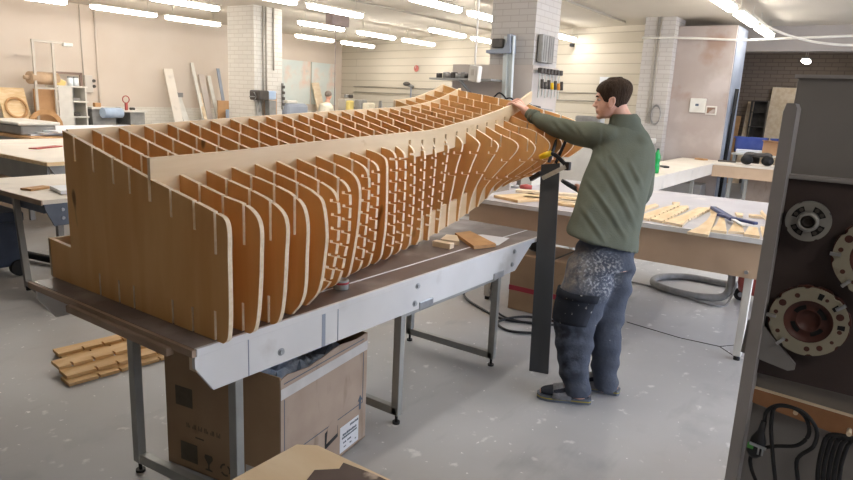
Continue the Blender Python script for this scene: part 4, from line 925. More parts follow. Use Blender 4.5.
for x, lb in ((7.08, 'left'), (7.2, 'right')):
    t = thing('glass_jar', lb+' jar of the pair on top of the white shelf', 'jar', (x, 14.4, 1.59), 'jars')
    MB().cyl((x, 14.4, 1.591), (x, 14.4, 1.76), .055, M['glass']).build('body', None, t)
    MB().cyl((x, 14.4, 1.76), (x, 14.4, 1.785), .057, M['greymetal']).build('lid', None, t)
single(MB().box((6.95, 14.75, 1.83), (7.52, 14.79, 1.88)).box((7.47, 14.75, 1.5), (7.52, 14.79, 1.88)), 'angle_bracket', mat('brown_steel', '#8d776a', rough=.6), 'brown L-shaped steel bar on the pinkish wall over the shelf', 'bracket')
t = thing('switch_box', 'pale grey electric box with dark knobs on the pinkish wall', 'switch box', (7.7, 14.85, 1.45))
MB().box((7.6, 14.8, 1.46), (7.78, 14.9, 1.84), mat('pale_grey_enamel', '#c5bfb5', rough=.5), bev=.01).build('case', None, t)
for z in (1.72, 1.60): MB().cyl((7.8, 14.86, z), (7.8, 14.78, z), .035, M['darkmetal']).build('knob', None, t)
for x, nm in ((7.62, 'thinner'), (7.95, 'thicker')):
    tag(origin(MB().cyl((x, 14.88, 1.1 if x > 7.8 else 1.84), (x, 14.88, CH), .010 if x < 7.8 else .022, n=8).build('wall_pipe', M['palerack' if x < 7.8 else 'pinkwall'])), nm+' vertical pipe on the pinkish wall by the electric box', 'pipe', 'pipes on the pink wall')
t = thing('side_counter', 'low white counter along the pinkish wall right of the shelf', 'counter', (8.0, 14.4, 0))
MB().box((7.35, 14.1, 1.12), (7.95, 14.75, 1.16)).box((7.9, 14.1, 1.06), (8.65, 14.75, 1.1)).build('worktop', M['whitemetal'], t)
MB().box((7.38, 14.15, 0), (7.9, 14.7, 1.12)).box((8.25, 14.15, 0), (8.6, 14.7, 1.06)).build('cabinet', M['greymetal'], t)
MB().box((8.0, 14.6, 0), (8.2, 14.7, 1.06)).build('back_panel', M['darkmetal'], t)
single(MB().tube([(7.5, 13.95, 1.05), (7.95, 14.0, 1.05)], .11, n=16), 'blue_roll', M['lightblue'], 'light blue paper roll in front of the white counter', 'roll')
t = thing('table_clamp', 'red clamp with ring on the white counter', 'clamp', (8.25, 14.3, 1.1))
MB().bar((8.25, 14.3, 1.101), (8.25, 14.3, 1.26), .05, .05, M['red']).build('base', None, t)
MB().tube([(8.25+.08*math.cos(a*PI/8), 14.3, 1.34+.08*math.sin(a*PI/8)) for a in range(16)], .012, M['red'], 6, closed=True).build('ring', None, t)
for k, (x, s_, m_, lb) in enumerate([(7.6, .09, 'orangeply', 'brown tool on the counter near the electric box'), (8.08, .06, 'greymetal', 'grey item on the counter left of the red clamp'), (8.42, .06, 'darkmetal', 'dark item on the counter right of the red clamp')]):
    single(MB().cbox((x, 14.35, (1.161 if x < 7.9 else 1.101)+s_*.5), (s_*1.6, .1, s_), None, None, .015), 'hand_tool', M[m_], lb, 'tool', 'tools on the counter')
for k, (x, zt_, w_, mm, ln_, lb) in enumerate([(9.62, 2.1, .24, 'benchtop', .1, 'wide tall pale board leaning on the pinkish wall'), (9.93, 1.42, .16, 'whitemetal', .18, 'short white board with a dark cap leaning right of the wide pale board'), (10.40, 2.3, .09, 'whitemetal', .15, 'tall narrow white batten leaning against the pinkish wall'), (10.53, 1.55, .2, 'pine2', .12, 'low pale board leaning at the foot of the tall batten'),
     (10.62, 2.02, .17, 'greyplaster', .06, 'grey board behind the tall batten'), (10.9, 2.0, .10, 'whitemetal', .1, 'white board between the grey board and the column'), (11.09, 2.2, .09, 'greypaint_light', .04, 'grey batten next to the white column')]):
    o = MB().bar((x+ln_, 14.25+.05*(k % 3), 0), (x, 14.72+.07*(k % 3), zt_), w_, .02, M[mm], up=(0, 1, 0)).build('leaning_board'); tag(origin(o), lb, 'board', 'boards on the pinkish wall')
single(MB().cbox((9.84, 14.62, 1.48), (.17, .08, .11)), 'board_cap', M['greyplate'], 'dark grey cap over the short white board', 'cap')
single(MB().box((10.75, 14.3, .002), (11.2, 14.33, 1.38)), 'plywood_sheet', M['orangeply'], 'brown panel behind the blue bin by the column', 'panel')
single(MB().box((10.9, 13.8, .002), (11.5, 14.2, 1.16), bev=.02), 'storage_bin', M['lightblue'], 'pale blue storage bin at the foot of the white column', 'bin')
single(MB().tube([(11.2, 13.68, .0), (11.05, 13.72, 1.15), (10.95, 13.75, 1.42)], .03, n=8), 'black_bar', M['black'], 'black bar standing before the pale blue bin', 'bar')
# machine at the column
t = thing('pillar_drill', 'grey drilling machine standing against the white column', 'machine', (9.1, 10.55, 0))
MB().box((8.82, 10.4, 1.48), (9.08, 10.72, 1.68), M['darkmetal'], bev=.03).build('head', None, t)
MB().cyl((9.0, 10.62, 0), (9.0, 10.62, 1.5), .045, M['greymetal']).build('column', None, t)
MB().box((8.78, 10.35, 1.05), (9.1, 10.66, 1.09), M['greymetal']).build('table', None, t)
MB().cyl((8.92, 10.52, 1.48), (8.92, 10.52, 1.25), .02, M['greymetal']).build('spindle', None, t)
MB().box((8.8, 10.35, 0), (9.15, 10.75, .06), M['greymetal']).build('foot', None, t)
for k in range(3): MB().cyl((8.82, 10.5, 1.55), (8.72, 10.5+.1*math.cos(k*2.1), 1.55+.1*math.sin(k*2.1)), .01, M['greymetal'], 6).build('lever', None, t)
single(MB().box((9.13, 10.5, 1.5), (9.36, 10.6, 1.68), bev=.03), 'blue_bag', M['lightblue'], 'light blue bag hanging next to the drilling machine', 'bag')
single(MB().box((9.2, 10.66, .002), (9.5, 10.7, 1.64)), 'plywood_sheet', M['orangeply'], 'brown panel leaning against the right face of the white column', 'panel')
single(MB().box((9.12, 10.45, .002), (9.3, 10.6, 1.49), bev=.01), 'machine_stand', M['greymetal'], 'slim grey stand carrying the light blue bag', 'stand')
t = thing('covered_machine', 'grey covered machine right of the white column', 'machine', (11.7, 12.7, 0))
MB().box((11.3, 12.3, .002), (12.05, 13.1, 1.4), M['greypaint_light'], bev=.08).build('body', None, t)
MB().box((11.35, 12.35, 1.4), (11.7, 12.8, 1.47), M['whitemetal'], bev=.02).build('lid', None, t)
t = thing('wall_ladder_strip', 'dark upright strip of hooks just right of the white column', 'hook strip', (9.72, 10.7, 1.3))
MB().box((9.72, 10.72, 1.3), (9.75, 10.76, 1.85), M['greymetal']).build('strip', None, t)
for z in (1.38, 1.5, 1.62, 1.74): MB().box((9.71, 10.69, z), (9.76, 10.72, z+.06), M['darkmetal']).build('hook', None, t)
for (x0, x1, lb) in ((13.45, 14.6, 'large pale map-like sheet on the pinkish wall beside the column'), (14.68, 15.75, 'large pale map-like sheet on the pinkish wall near the corner')):
    single(MB().box((x0, 14.87, 1.34), (x1, 14.9, 2.62)), 'wall_sheet', M['mapblue'], lb, 'poster', 'wall sheets')
single(MB().bar((14.9, 14.3, .0), (14.75, 14.8, 2.0), .3, .03, up=(0, 1, 0)), 'leaning_board', M['pine2'], 'pale board leaning in front of the map-like sheets', 'board')
# far wall furniture
t = thing('seated_worker_bench', 'pale bench with small machines along the far block wall', 'workbench', (14.3, 12.6, 0))
MB().box((14.0, 11.9, 1.18), (14.8, 13.0, 1.22)).build('worktop', M['pine2'], t)
MB().box((14.05, 11.95, 0), (14.75, 12.95, 1.1)).build('cabinet', M['greymetal'], t)
single(MB().box((14.2, 13.02, .002), (14.7, 13.3, 1.56), bev=.02), 'metal_cabinet', mat('pale_cabinet', '#bdb8ae', rough=.5), 'pale grey cabinet behind the seated person', 'cabinet')
for x, y, z, d_, m_, lb in ((14.1, 12.74, 1.221, (.2, .16, .3), 'yellow', 'pale yellow cloth bag on the far bench'), (14.3, 12.5, 1.221, (.3, .25, .34), 'greymetal', 'grey machine on the far bench, left of two'), (14.3, 12.2, 1.221, (.3, .25, .26), 'cream', 'cream machine on the far bench, right of two')):
    single(MB().box((x-d_[0]/2, y-d_[1]/2, z), (x+d_[0]/2, y+d_[1]/2, z+d_[2]), bev=.04), 'bench_machine', M[m_] if m_ != 'yellow' else mat('dull_yellow', '#dcc878', rough=.8), lb, 'machine', 'machines on the far bench')
for k in range(6):
    single(MB().cbox((14.45, 13.2-.17*k, 1.58+(.06 if k < 2 else .03) if k < 2 else 1.25+.05), (.12, .1, .10), None, None, .02), 'hand_tool', M['darkmetal' if k % 2 else 'greymetal'], 'small tool on the pale cabinet or far bench', 'tool', 'small tools at the far bench')
t = thing('metal_stool', 'grey angled frame right of the far bench', 'frame', (14.2, 11.7, 0))
MB().bar((14.2, 11.85, 0), (14.2, 11.7, 1.55), .05, .05, M['greymetal']).bar((14.2, 11.5, 0), (14.2, 11.68, 1.55), .05, .05, M['greymetal']).bar((14.2, 11.84, .5), (14.2, 11.5, .5), .04, .04, M['greymetal']).build('frame', None, t)
single(MB().ball((14.2, 11.35, 1.22), (.2, .2, .2)).cyl((14.2, 11.35, 0), (14.2, 11.35, 1.1), .06), 'grey_bin', M['greyplate'], 'round grey bin beyond the angled frame', 'bin')
t = thing('wall_clock', 'round red wall clock on the far block wall', 'clock', (14.9, 11.25, 2.4))
xw = lambda y: 13.72+(y-4)*(16.1-13.72)/11.1
MB().lathe([(0, 0), (.085, 0), (.095, -.02), (.085, -.035), (0, -.03)], (xw(11.27)-.01, 11.27, 2.5), (1, -.21, 0), mat('faded_red', '#c4736a', rough=.6), 24).build('case', None, t)
MB().bar((xw(11.27)-.06, 11.28, 2.5), (xw(11.27)-.06, 11.28, 2.56), .012, .006, M['whitemetal']).build('hand', None, t)
t = thing('wall_fan', 'small grey fixture on the far block wall below the clock', 'fixture', (14.8, 11.3, 1.9))
MB().cyl((xw(11.4), 11.4, 1.98), (xw(11.4)-.25, 11.42, 2.05), .05, M['greymetal']).ball((xw(11.4)-.28, 11.43, 2.06), (.08, .12, .06), M['darkmetal']).bar((xw(11.4)-.1, 11.4, 1.5), (xw(11.4)-.1, 11.4, 1.98), .03, .03, M['greypaint_light']).build('body', None, t)
for z, lb in ((1.95, 'upper'), (1.78, 'lower')):
    tag(origin(MB().cyl((xw(14.2)-.03, 14.2, z), (xw(5)-.03, 5, z), .014, n=8).build('wall_pipe', M['pipe'])), lb+' thin pipe running along the far block wall', 'pipe', 'pipes on the block wall')
single(MB().box((14.0, 6.05, 2.95), (14.12, 6.12, 3.02)), 'wall_sensor', M['black'], 'tiny dark sensor high on the block wall', 'sensor')
# seated person in the distance
t = thing('person', 'grey haired person in a cream shirt seated far back at the corner', 'person', (13.6, 13.3, 0))
b = MB().tube([(13.6, 13.3, .55), (13.62, 13.3, .85), (13.66, 13.28, 1.15), (13.7, 13.27, 1.32), (13.72, 13.26, 1.42), (13.73, 13.26, 1.5)], [.17, .17, .2, .19, .08, .065], None, 14)
b.ball((13.76, 13.26, 1.63), (.10, .085, .125)).tube([(13.66, 13.45, 1.3), (13.85, 13.5, 1.05), (14.0, 13.4, 1.0)], [.06, .05, .04]).tube([(13.66, 13.08, 1.3), (13.82, 13.02, 1.05), (14.0, 13.1, 1.0)], [.06, .05, .04])
b.tube([(13.62, 13.4, .6), (13.95, 13.42, .56), (14.0, 13.42, .1), (14.1, 13.42, .04)], [.09, .075, .05, .05]).tube([(13.62, 13.2, .6), (13.95, 13.16, .56), (14.0, 13.16, .1), (14.1, 13.16, .04)], [.09, .075, .05, .05])
b.build('body', M['skin'], t, remesh=.025, smooth_it=2)
MB().tube([(13.6, 13.3, .56), (13.62, 13.3, .85), (13.66, 13.28, 1.15), (13.7, 13.27, 1.34), (13.72, 13.26, 1.43)], [.19, .19, .22, .215, .10], None, 14).tube([(13.66, 13.45, 1.3), (13.85, 13.5, 1.05)], [.08, .065]).tube([(13.66, 13.08, 1.3), (13.82, 13.02, 1.05)], [.08, .065]).build('shirt', M['cream'], t, remesh=.03, smooth_it=2)
MB().tube([(13.62, 13.4, .6), (13.95, 13.42, .56), (14.0, 13.42, .08)], [.105, .09, .065]).tube([(13.62, 13.2, .6), (13.95, 13.16, .56), (14.0, 13.16, .08)], [.105, .09, .065]).build('trousers', M['bluebin'], t, remesh=.03, smooth_it=2)
MB().ball((13.745, 13.26, 1.67), (.105, .095, .105)).build('hair', M['greyhair'], t)
t = thing('low_stool', 'low stool under the seated person', 'stool', (13.6, 13.3, 0))
MB().cyl((13.55, 13.3, .42), (13.55, 13.3, .47), .18, M['darkmetal']).build('seat', None, t)
for k in range(4): a = PI/4+k*PI/2; MB().cyl((13.55+.1*math.cos(a), 13.3+.1*math.sin(a), .42), (13.55+.16*math.cos(a), 13.3+.16*math.sin(a), 0), .014, M['darkmetal'], 8).build('leg', None, t)

# ------------------------------------------------------------------ on and around the grey column
t = thing('bracket_shelf', 'grey bracket shelf crowded with tools on the low plastered wall', 'shelf', (7.8, 5.0, 1.9))
MB().box((7.62, 4.4, 1.93), (7.97, 5.40, 1.955), M['greymetal']).build('board', None, t)
MB().bar((7.96, 4.9, 1.75), (7.65, 4.9, 1.93), .03, .03, M['greymetal']).build('bracket', None, t)
random.seed(11)
for k, y in enumerate((5.32, 5.25, 5.17, 5.09, 5.0, 4.93, 4.85, 4.78)):
    h = .06+.05*random.random()
    single(MB().cbox((7.78+random.uniform(-.06, .06), y, 1.956+h/2), (.10, .075, h), None, None, .015) if k % 2 else MB().cyl((7.78, y-.03, 1.956+.035), (7.74, y+.04, 1.956+.035), .034, n=10), 'shelf_tool', M[('darkmetal', 'greymetal', 'greyplate')[k % 3]], 'tool number %d from the left end of the crowded bracket shelf' % (k+1) if False else ('small tool in the row on the bracket shelf, '+('leftmost', 'second from the left', 'third from the left', 'fourth from the left', 'fifth from the left', 'sixth from the left', 'seventh from the left', 'rightmost')[k]), 'tool', 'tools on the bracket shelf')
t = thing('socket_box', 'white socket box hanging from the ceiling on a pale cable', 'socket box', (5.0, 3.05, 1.82))
MB().cbox((5.0, 3.05, 1.89), (.07, .10, .14), M['whitemetal'], Matrix.Rotation(.08, 4, 'X'), .012).build('case', None, t)
MB().cbox((4.963, 3.05, 1.90), (.006, .035, .05), M['lampbody']).build('socket', None, t)
MB().tube(catmull([(5.0, 3.06, 1.955), (5.0, 3.055, 2.3), (5.0, 3.06, 2.8), (5.0, 3.05, CH)], 5), .009, M['whitemetal'], 8).build('cable', None, t)
t = thing('tool_holder', 'grey angled holder on the left face of the grey brick column', 'holder', (7.9, 4.3, 2.3))
MB().prism([(4.62, 2.30), (4.62, 2.34), (4.36, 2.36), (4.31, 2.44), (4.31, 2.54), (4.27, 2.54), (4.25, 2.30)], (7.82, 0, 0), (0, 1, 0), (0, 0, 1), (1, 0, 0), .17, M['greypaint_light']).build('holder', None, t)
MB().box((7.84, 4.38, 2.37), (7.96, 4.55, 2.49), M['darkmetal'], bev=.015).build('block', None, t)
for k, (y, lb) in enumerate(((4.30, 'left'), (4.215, 'right'))):
    o = MB().prism([(0, 0), (.08, 0), (.08, .012), (.012, .012), (.012, .05), (0, .05)], (7.9, y-.05, .2), (0, 1, 0), (-1, 0, 0), (.0, .028, 1), 2.32).build('long_profile', mat('pale_profile', '#ccd4d4', '#d8dedd', rough=.4, scale=5)); tag(origin(o), 'tall pale profile leaning on the grey column, the %s one' % lb, 'profile', 'tall profiles')
for k, (x0, x1, lb) in enumerate(((8.06, 8.25, 'left'), (8.27, 8.42, 'right'))):
    t = thing('wall_duct', 'grey ribbed panel on the right face of the grey column, the %s one' % lb, 'panel', ((x0+x1)/2, 3.96, 2.2), 'grey panels')
    MB().box((x0, 3.90, 2.2), (x1, 3.97, 2.56), M['greymetal' if k == 0 else 'greyplate'], bev=.01).build('panel', None, t)
    for q in range(2): MB().box((x0+.04+.07*q, 3.893, 2.22), (x0+.06+.07*q, 3.9, 2.54), M['greyplate']).build('rib', None, t)
single(MB().box((7.98, 3.93, 2.07), (8.8, 3.97, 2.10)), 'clamp_rail', M['greymetal'], 'steel rail holding the row of clamps on the grey column', 'rail')
for k in range(7):
    x = 8.04+.105*k
    lb = ('leftmost', 'second from the left', 'third from the left', 'fourth from the left', 'fifth from the left', 'sixth from the left', 'rightmost')[k]
    t = thing('bar_clamp', 'bar clamp on the rail at the grey column, '+lb+(', yellow handle' if k == 3 else ', orange handle' if k == 5 else ''), 'clamp', (x, 3.9, 1.75), 'clamps hanging on the rail')
    MB().box((x-.012, 3.895, 1.74+.02*(k % 2)), (x+.012, 3.905, 2.13), M['silver']).build('bar', None, t)
    MB().box((x-.03, 3.86, 2.06), (x+.03, 3.925, 2.13), M['darkmetal'], bev=.01).build('jaw', None, t)
    MB().cyl((x, 3.86, 1.98-.03*(k % 2)), (x, 3.85, 1.86), .022, M['yellow'] if k == 3 else mat('orange_plastic', '#d08a35') if k == 5 else M['darkmetal'], 10).build('handle', None, t)
t = thing('hand_drill', 'dark hand tool hanging below the row of clamps', 'tool', (8.0, 3.9, 1.5))
MB().bar((7.9, 3.95, 1.62), (8.1, 3.9, 1.60), .07, .06, M['darkmetal'], bev=.012).bar((8.1, 3.9, 1.60), (8.4, 3.85, 1.58), .03, .02, M['greymetal']).build('body', None, t)
single(MB().box((7.85, 3.8, 0), (8.5, 3.96, 1.55)), 'tool_cabinet', M['whitemetal'], 'white cabinet below the row of clamps', 'cabinet')
t = thing('tool_cabinet', 'white cabinet with grey tools by the block wall behind the man', 'cabinet', (9.3, 3.6, 0))
MB().box((9.0, 3.2, 0), (9.5, 4.0, 1.4), M['whitemetal']).build('carcass', None, t)
single(MB().cbox((9.2, 3.6, 1.46), (.2, .4, .12), None, None, .03), 'hand_tool', M['greymetal'], 'grey tool on the white cabinet seen beside the face of the man', 'tool')
tag(origin(MB().tube(catmull([(7.7, 4.40, 1.70), (7.7, 4.3, 1.78), (7.7, 4.2, 1.70), (7.7, 4.28, 1.66), (7.72, 4.15, 1.72), (7.72, 4.05, 1.66)], 5), .012, n=6).build('black_cable', M['cable'])), 'curl of black cable on the low grey wall behind the hull tip', 'cable')
single(MB().box((7.6, 4.0, 0), (7.80, 4.5, 1.655)), 'low_cabinet', M['greyplaster'], 'grey cabinet against the low plastered wall behind the hull tip', 'cabinet')

# ------------------------------------------------------------------ the man
SHIRT = [(3.607, 1.261, 0.877, 0.101, -0.157, -0.032, 0.125), (3.621, 1.27, 0.882, 0.11, -0.177, -0.051, 0.15), (3.685, 1.286, 0.952, 0.112, -0.175, -0.037, 0.155), (3.769, 1.298, 1.067, 0.112, -0.17, -0.026, 0.155), (3.866, 1.312, 1.185, 0.113, -0.168, -0.015, 0.15), (3.959, 1.322, 1.301, 0.115, -0.166, -0.003, 0.145), (4.034, 1.334, 1.403, 0.11, -0.157, 0.003, 0.135), (4.062, 1.349, 1.457, 0.096, -0.137, 0.001, 0.12), (4.078, 1.358, 1.515, 0.076, -0.108, 0.003, 0.1), (4.075, 1.362, 1.562, 0.051, -0.072, 0.004, 0.075), (4.074, 1.365, 1.59, 0.047, -0.067, 0.001, 0.07), (4.073, 1.377, 1.617, 0.038, -0.054, 0.003, 0.062)]
PELV = [(3.68, 1.27, .93, .088, -.13, -.01, .115), (3.646, 1.248, 0.873, 0.09, -0.132, -0.01, 0.12), (3.61, 1.244, 0.819, 0.099, -0.142, 0.002, 0.135), (3.569, 1.244, 0.736, 0.11, -0.154, 0.009, 0.14)]
LEGL = [(3.56, 1.285, .82, .06, -.09, 0, .10), (3.522, 1.291, 0.754, 0.072, -0.107, -0.011, 0.11), (3.478, 1.283, 0.635, 0.080, -0.118, -0.007, 0.11), (3.427, 1.293, 0.517, 0.076, -0.112, -0.008, 0.1), (3.393, 1.297, 0.425, 0.069, -0.100, -0.006, 0.092), (3.366, 1.28, 0.302, 0.061, -0.087, -0.001, 0.082), (3.336, 1.254, 0.169, 0.049, -0.069, 0.001, 0.075), (3.318, 1.223, 0.075, 0.045, -0.067, -0.005, 0.075), (3.314, 1.215, 0.04, 0.041, -0.059, -0.002, 0.08)]
LEGR = [(3.68, 1.2, .82, .06, -.08, 0, .10), (3.675, 1.191, 0.762, 0.062, -0.087, 0.005, 0.11), (3.657, 1.168, 0.635, 0.050, -0.070, 0.004, 0.1), (3.621, 1.181, 0.511, 0.056, -0.076, 0.005, 0.095), (3.6, 1.184, 0.413, 0.055, -0.076, 0.007, 0.09), (3.567, 1.164, 0.283, 0.052, -0.072, 0.007, 0.08), (3.533, 1.139, 0.14, 0.044, -0.062, 0.003, 0.072), (3.51, 1.119, 0.06, 0.040, -0.056, 0.0, 0.07), (3.507, 1.114, 0.036, 0.038, -0.053, 0.003, 0.072)]
ARML = [(3.991, 1.4, 1.455, 0.085), (3.983, 1.491, 1.472, 0.088), (4.03, 1.635, 1.476, 0.078), (4.067, 1.75, 1.494, 0.07), (4.084, 1.838, 1.508, 0.066), (4.106, 1.924, 1.533, 0.058), (4.13, 2.006, 1.559, 0.05), (4.14, 2.06, 1.583, 0.041), (4.144, 2.085, 1.592, 0.036)]
ARMR = [(4.075, 1.28, 1.426, 0.08), (4.09, 1.232, 1.354, 0.072), (4.076, 1.198, 1.252, 0.060), (4.060, 1.198, 1.14, 0.056), (4.1, 1.24, 1.085, 0.05), (4.146, 1.351, 1.073, 0.045), (4.129, 1.467, 1.08, 0.04), (4.115, 1.546, 1.092, 0.034)]
def ring_pts(R, k=1, n=22, a0=0, a1=2*PI, endp=False):
    c = Vector(R[:3]); h = Vector(R[3:6]); d = h.cross(Vector((0, 0, 1))).normalized()*R[6]
    m = n-1 if endp else n
    out = []
    for j in range(n):
        a = a0+(a1-a0)*j/m; ca, sa = math.cos(a), math.sin(a)
        ca = math.copysign(abs(ca)**.9, ca); sa = math.copysign(abs(sa)**.9, sa)
        out.append(c+h*ca*k+d*sa*k)
    return out
def dense(R, n=4):
    """smooth a list of rings"""
    out = []
    for i in range(len(R)-1):
        p0, p1, p2, p3 = R[max(i-1, 0)], R[i], R[i+1], R[min(i+2, len(R)-1)]
        for k in range(n):
            t = k/n
            out.append(tuple(.5*(2*b_+(c_-a_)*t+(2*a_-5*b_+4*c_-d_)*t*t+(3*b_-a_-3*c_+d_)*t**3) for a_, b_, c_, d_ in zip(p0, p1, p2, p3)))
    out.append(R[-1]); return out
def rloft(b, R, k=1, m=None): b.loft([ring_pts(r, k) for r in dense(R)], m); return b
def wrinkle(o, amp, freq, dirs, zlim=None):
    me = o.data
    no = [v.normal.copy() for v in me.vertices]
    for v, q in zip(me.vertices, no):
        s_ = 0
        for (dx, dy, dz, ph, f) in dirs:
            s_ += math.sin((v.co.x*dx+v.co.y*dy+v.co.z*dz)*freq*f+ph+1.3*math.sin(v.co.z*7+v.co.y*5+ph))
        v.co += q*amp*s_/len(dirs)
man = thing('person', 'man in olive fleece and dusty work trousers reaching out to the hull stringer', 'person', (3.48, 1.2, 0))
hf = Vector((-.36, .93, 0)).normalized(); hs = Vector((-hf.y, hf.x, 0)); hc = Vector((4.05, 1.43, 1.588))
tilt = Matrix.Rotation(.10, 3, hs)
def hp(f, s_, h): return hc+tilt @ (hf*f+hs*s_+Vector((0, 0, h)))
def headring(h, fr, bk, hw, n=24, k=1):
    out = []
    for j in range(n):
        a = 2*PI*j/n; mid = (fr-bk)/2; ext = (fr+bk)/2
        out.append(hp(mid+ext*math.cos(a)*k, hw*math.sin(a)*k, h))
    return out
def hand_l(b):
    wr = (4.145, 2.085, 1.594)
    b.tube([(4.08, 1.82, 1.508), (4.13, 2.0, 1.56), wr, (4.148, 2.11, 1.612)], [.045, .038, .03, .032], None, 12)
    for x, zk, L in ((4.080, 1.640, .9), (4.110, 1.648, 1.05), (4.140, 1.655, 1.1), (4.170, 1.66, 1.0)):
        kn = (x+.004, 2.148, zk+.002)
        b.tube([wr, (x*.6+4.145*.4, 2.12, 1.625), kn], [.02, .017, .0118], None, 8)
        t_ = interp(MAIN, x)
        b.tube(catmull([kn, (x-.002, 2.168, t_+.013), (x-.006, 2.19, t_+.012), (x-.01, 2.205, t_-.012), (x-.012, 2.207, t_-.035*L)], 3), [.0112]*3+[.0102]*3+[.0098]*3+[.0092]*3+[.007], None, 8)
    b.tube(catmull([(4.15, 2.095, 1.60), (4.185, 2.125, 1.612), (4.20, 2.148, 1.625), (4.197, 2.16, 1.645)], 3), [.02]*3+[.016]*3+[.0125]*3+[.010], None, 8)
tool_a, tool_b = Vector((3.99, 1.675, 1.15)), Vector((4.10, 1.60, 1.085))
def hand_r(b):
    b.tube([(4.146, 1.351, 1.073), (4.129, 1.467, 1.08), (4.115, 1.54, 1.09)], [.04, .032, .027], None, 12)
    ax = (tool_b-tool_a).normalized(); u = ax.cross(Vector((0, 0, 1))).normalized(); v = ax.cross(u)
    if u.y < 0: u = -u
    for k in range(4):
        c = tool_b-ax*(.012+.02*k)
        base = Vector((4.112, 1.555, 1.093))
        pts = [base, c-u*.033+v*.004]+[c-u*math.cos(q)*.027+v*math.sin(q)*.027*-1 for q in (.5, 1.3, 2.1, 2.9)]
        b.tube(catmull(pts, 3), [.016]*3+[.0105]*10+[.0095]*2+[.008], None, 8)
    c = tool_b-ax*.02
    b.tube(catmull([(4.118, 1.55, 1.10), c-u*.03+Vector((0, 0, .022)), c-ax*.03+Vector((0, 0, .03)), c-ax*.055+Vector((0, 0, .024))], 3), [.016]*3+[.013]*3+[.011]*3+[.009], None, 8)
b = MB()
hr = [(0, .070, -.02, .022), (.012, .088, .0, .04), (.03, .094, .03, .053), (.055, .098, .055, .062), (.085, .098, .078, .068), (.115, .096, .095, .072), (.145, .101, .106, .076), (.175, .098, .108, .076), (.2, .085, .10, .068), (.22, .062, .08, .05), (.235, .025, .045, .025)]
b.loft([headring(*r) for r in dense(hr, 3)])
b.tube([hp(.09, 0, .128), hp(.108, 0, .105), hp(.121, 0, .086), hp(.10, 0, .078)], [.008, .010, .013, .012], None, 10)           # nose
b.ball(hp(.112, .011, .082), .009).ball(hp(.112, -.011, .082), .009)
b.tube([hp(.093, -.022, .052), hp(.104, 0, .056), hp(.093, .022, .052)], [.006, .009, .006], None, 8).tube([hp(.092, -.018, .043), hp(.102, 0, .043), hp(.092, .018, .043)], [.006, .009, .006], None, 8)
b.ball(hp(.088, 0, .012), (.018, .02, .016)).tube([hp(.085, -.045, .142), hp(.103, 0, .146), hp(.085, .045, .142)], [.007, .009, .007], None, 8)
for sg in (1, -1):
    E_ = [hp(.014+.018*math.cos(a)-.008*math.sin(a), sg*(.078+.006*math.sin(a*.5)), .095+.031*math.sin(a)) for a in [2*PI*k/14 for k in range(14)]]
    b.tube(E_, .0065, None, 7, closed=True)
    b.ball(hp(.018, sg*.073, .095), (.012, .012, .026)).ball(hp(.022, sg*.078, .066), (.009, .008, .010))
b.tube([(4.05, 1.33, 1.46), (4.058, 1.352, 1.54), (4.058, 1.385, 1.60), tuple(hp(-.02, 0, .07))], [.085, .064, .059, .058], None, 16)
rloft(b, SHIRT[1:], .86); rloft(b, PELV, .88); rloft(b, LEGL, .8); rloft(b, LEGR, .8)
b.tube([p[:3] for p in ARML[:7]], [p[3]*.75 for p in ARML[:7]], None, 12); b.tube([p[:3] for p in ARMR], [p[3]*.75 for p in ARMR], None, 12)
hand_l(b); hand_r(b)
def foot(b, heel, d_, k=1.0, m=None, z0=.03):
    d_ = Vector((*d_, 0)).normalized(); s_ = Vector((-d_.y, d_.x, 0)); R = []
    for l, w_, h_ in ((0, .022, .04), (.015, .033, .07), (.06, .036, .085), (.12, .038, .075), (.18, .044, .055), (.23, .044, .042), (.262, .036, .032), (.278, .018, .018)):
        c = Vector((*heel, z0+h_/2))+d_*l
        R.append([c+s_*w_*k*math.cos(2*PI*j/14)+Vector((0, 0, h_/2*k*math.sin(2*PI*j/14))) for j in range(14)])
    b.loft(R, m)
HL, DL = (3.338, 1.150), (-.115, .25); HR, DR = (3.565, 1.06), (-.05, .25)
foot(b, HL, DL); foot(b, HR, DR)
body = b.build('body', M['skin'], man, remesh=.0058, smooth_it=2)
for sg in (1, -1):
    e = MB().ball(hp(.086, sg*.034, .118), .009).build('eye', mat('eye_white', '#c9beb6', rough=.3), man); MB().ball(hp(.0935, sg*.0345, .1175), .0055).build('iris', M['eye'], e)
    MB().tube([hp(.092, sg*.05, .136), hp(.102, sg*.03, .142), hp(.106, sg*.014, .138)], [.003, .005, .004], None, 6).build('eyebrow', M['hair'], man)
HB = [(.025, -.052), (.06, -.026), (.082, .0), (.094, .028), (.104, .058), (.13, .072), (.15, .082), (.165, .094), (.18, .13)]
hrd = dense(hr, 6); R = []
for k in range(34):
    h = .028+k*(.252-.028)/33; hk = min(h/1.045, .2345)
    f_, b_, w_ = [interp([(q[0], q[j]) for q in hrd], hk) for j in (1, 2, 3)]
    g_ = interp([(.02, .002), (.06, .005), (.12, .006), (.19, .009), (.25, .006)], h); bd = interp(HB, h)
    pts = []
    for j in range(28):
        a = 2*PI*j/28; mid = (f_-b_)/2; ext = (f_+b_)/2
        pts.append(hp(min(mid+(ext+g_)*math.cos(a), bd), (w_+g_)*math.sin(a), h))
    R.append(pts)
MB().loft(R).build('hair', M['hair'], man, remesh=.006, smooth_it=2)
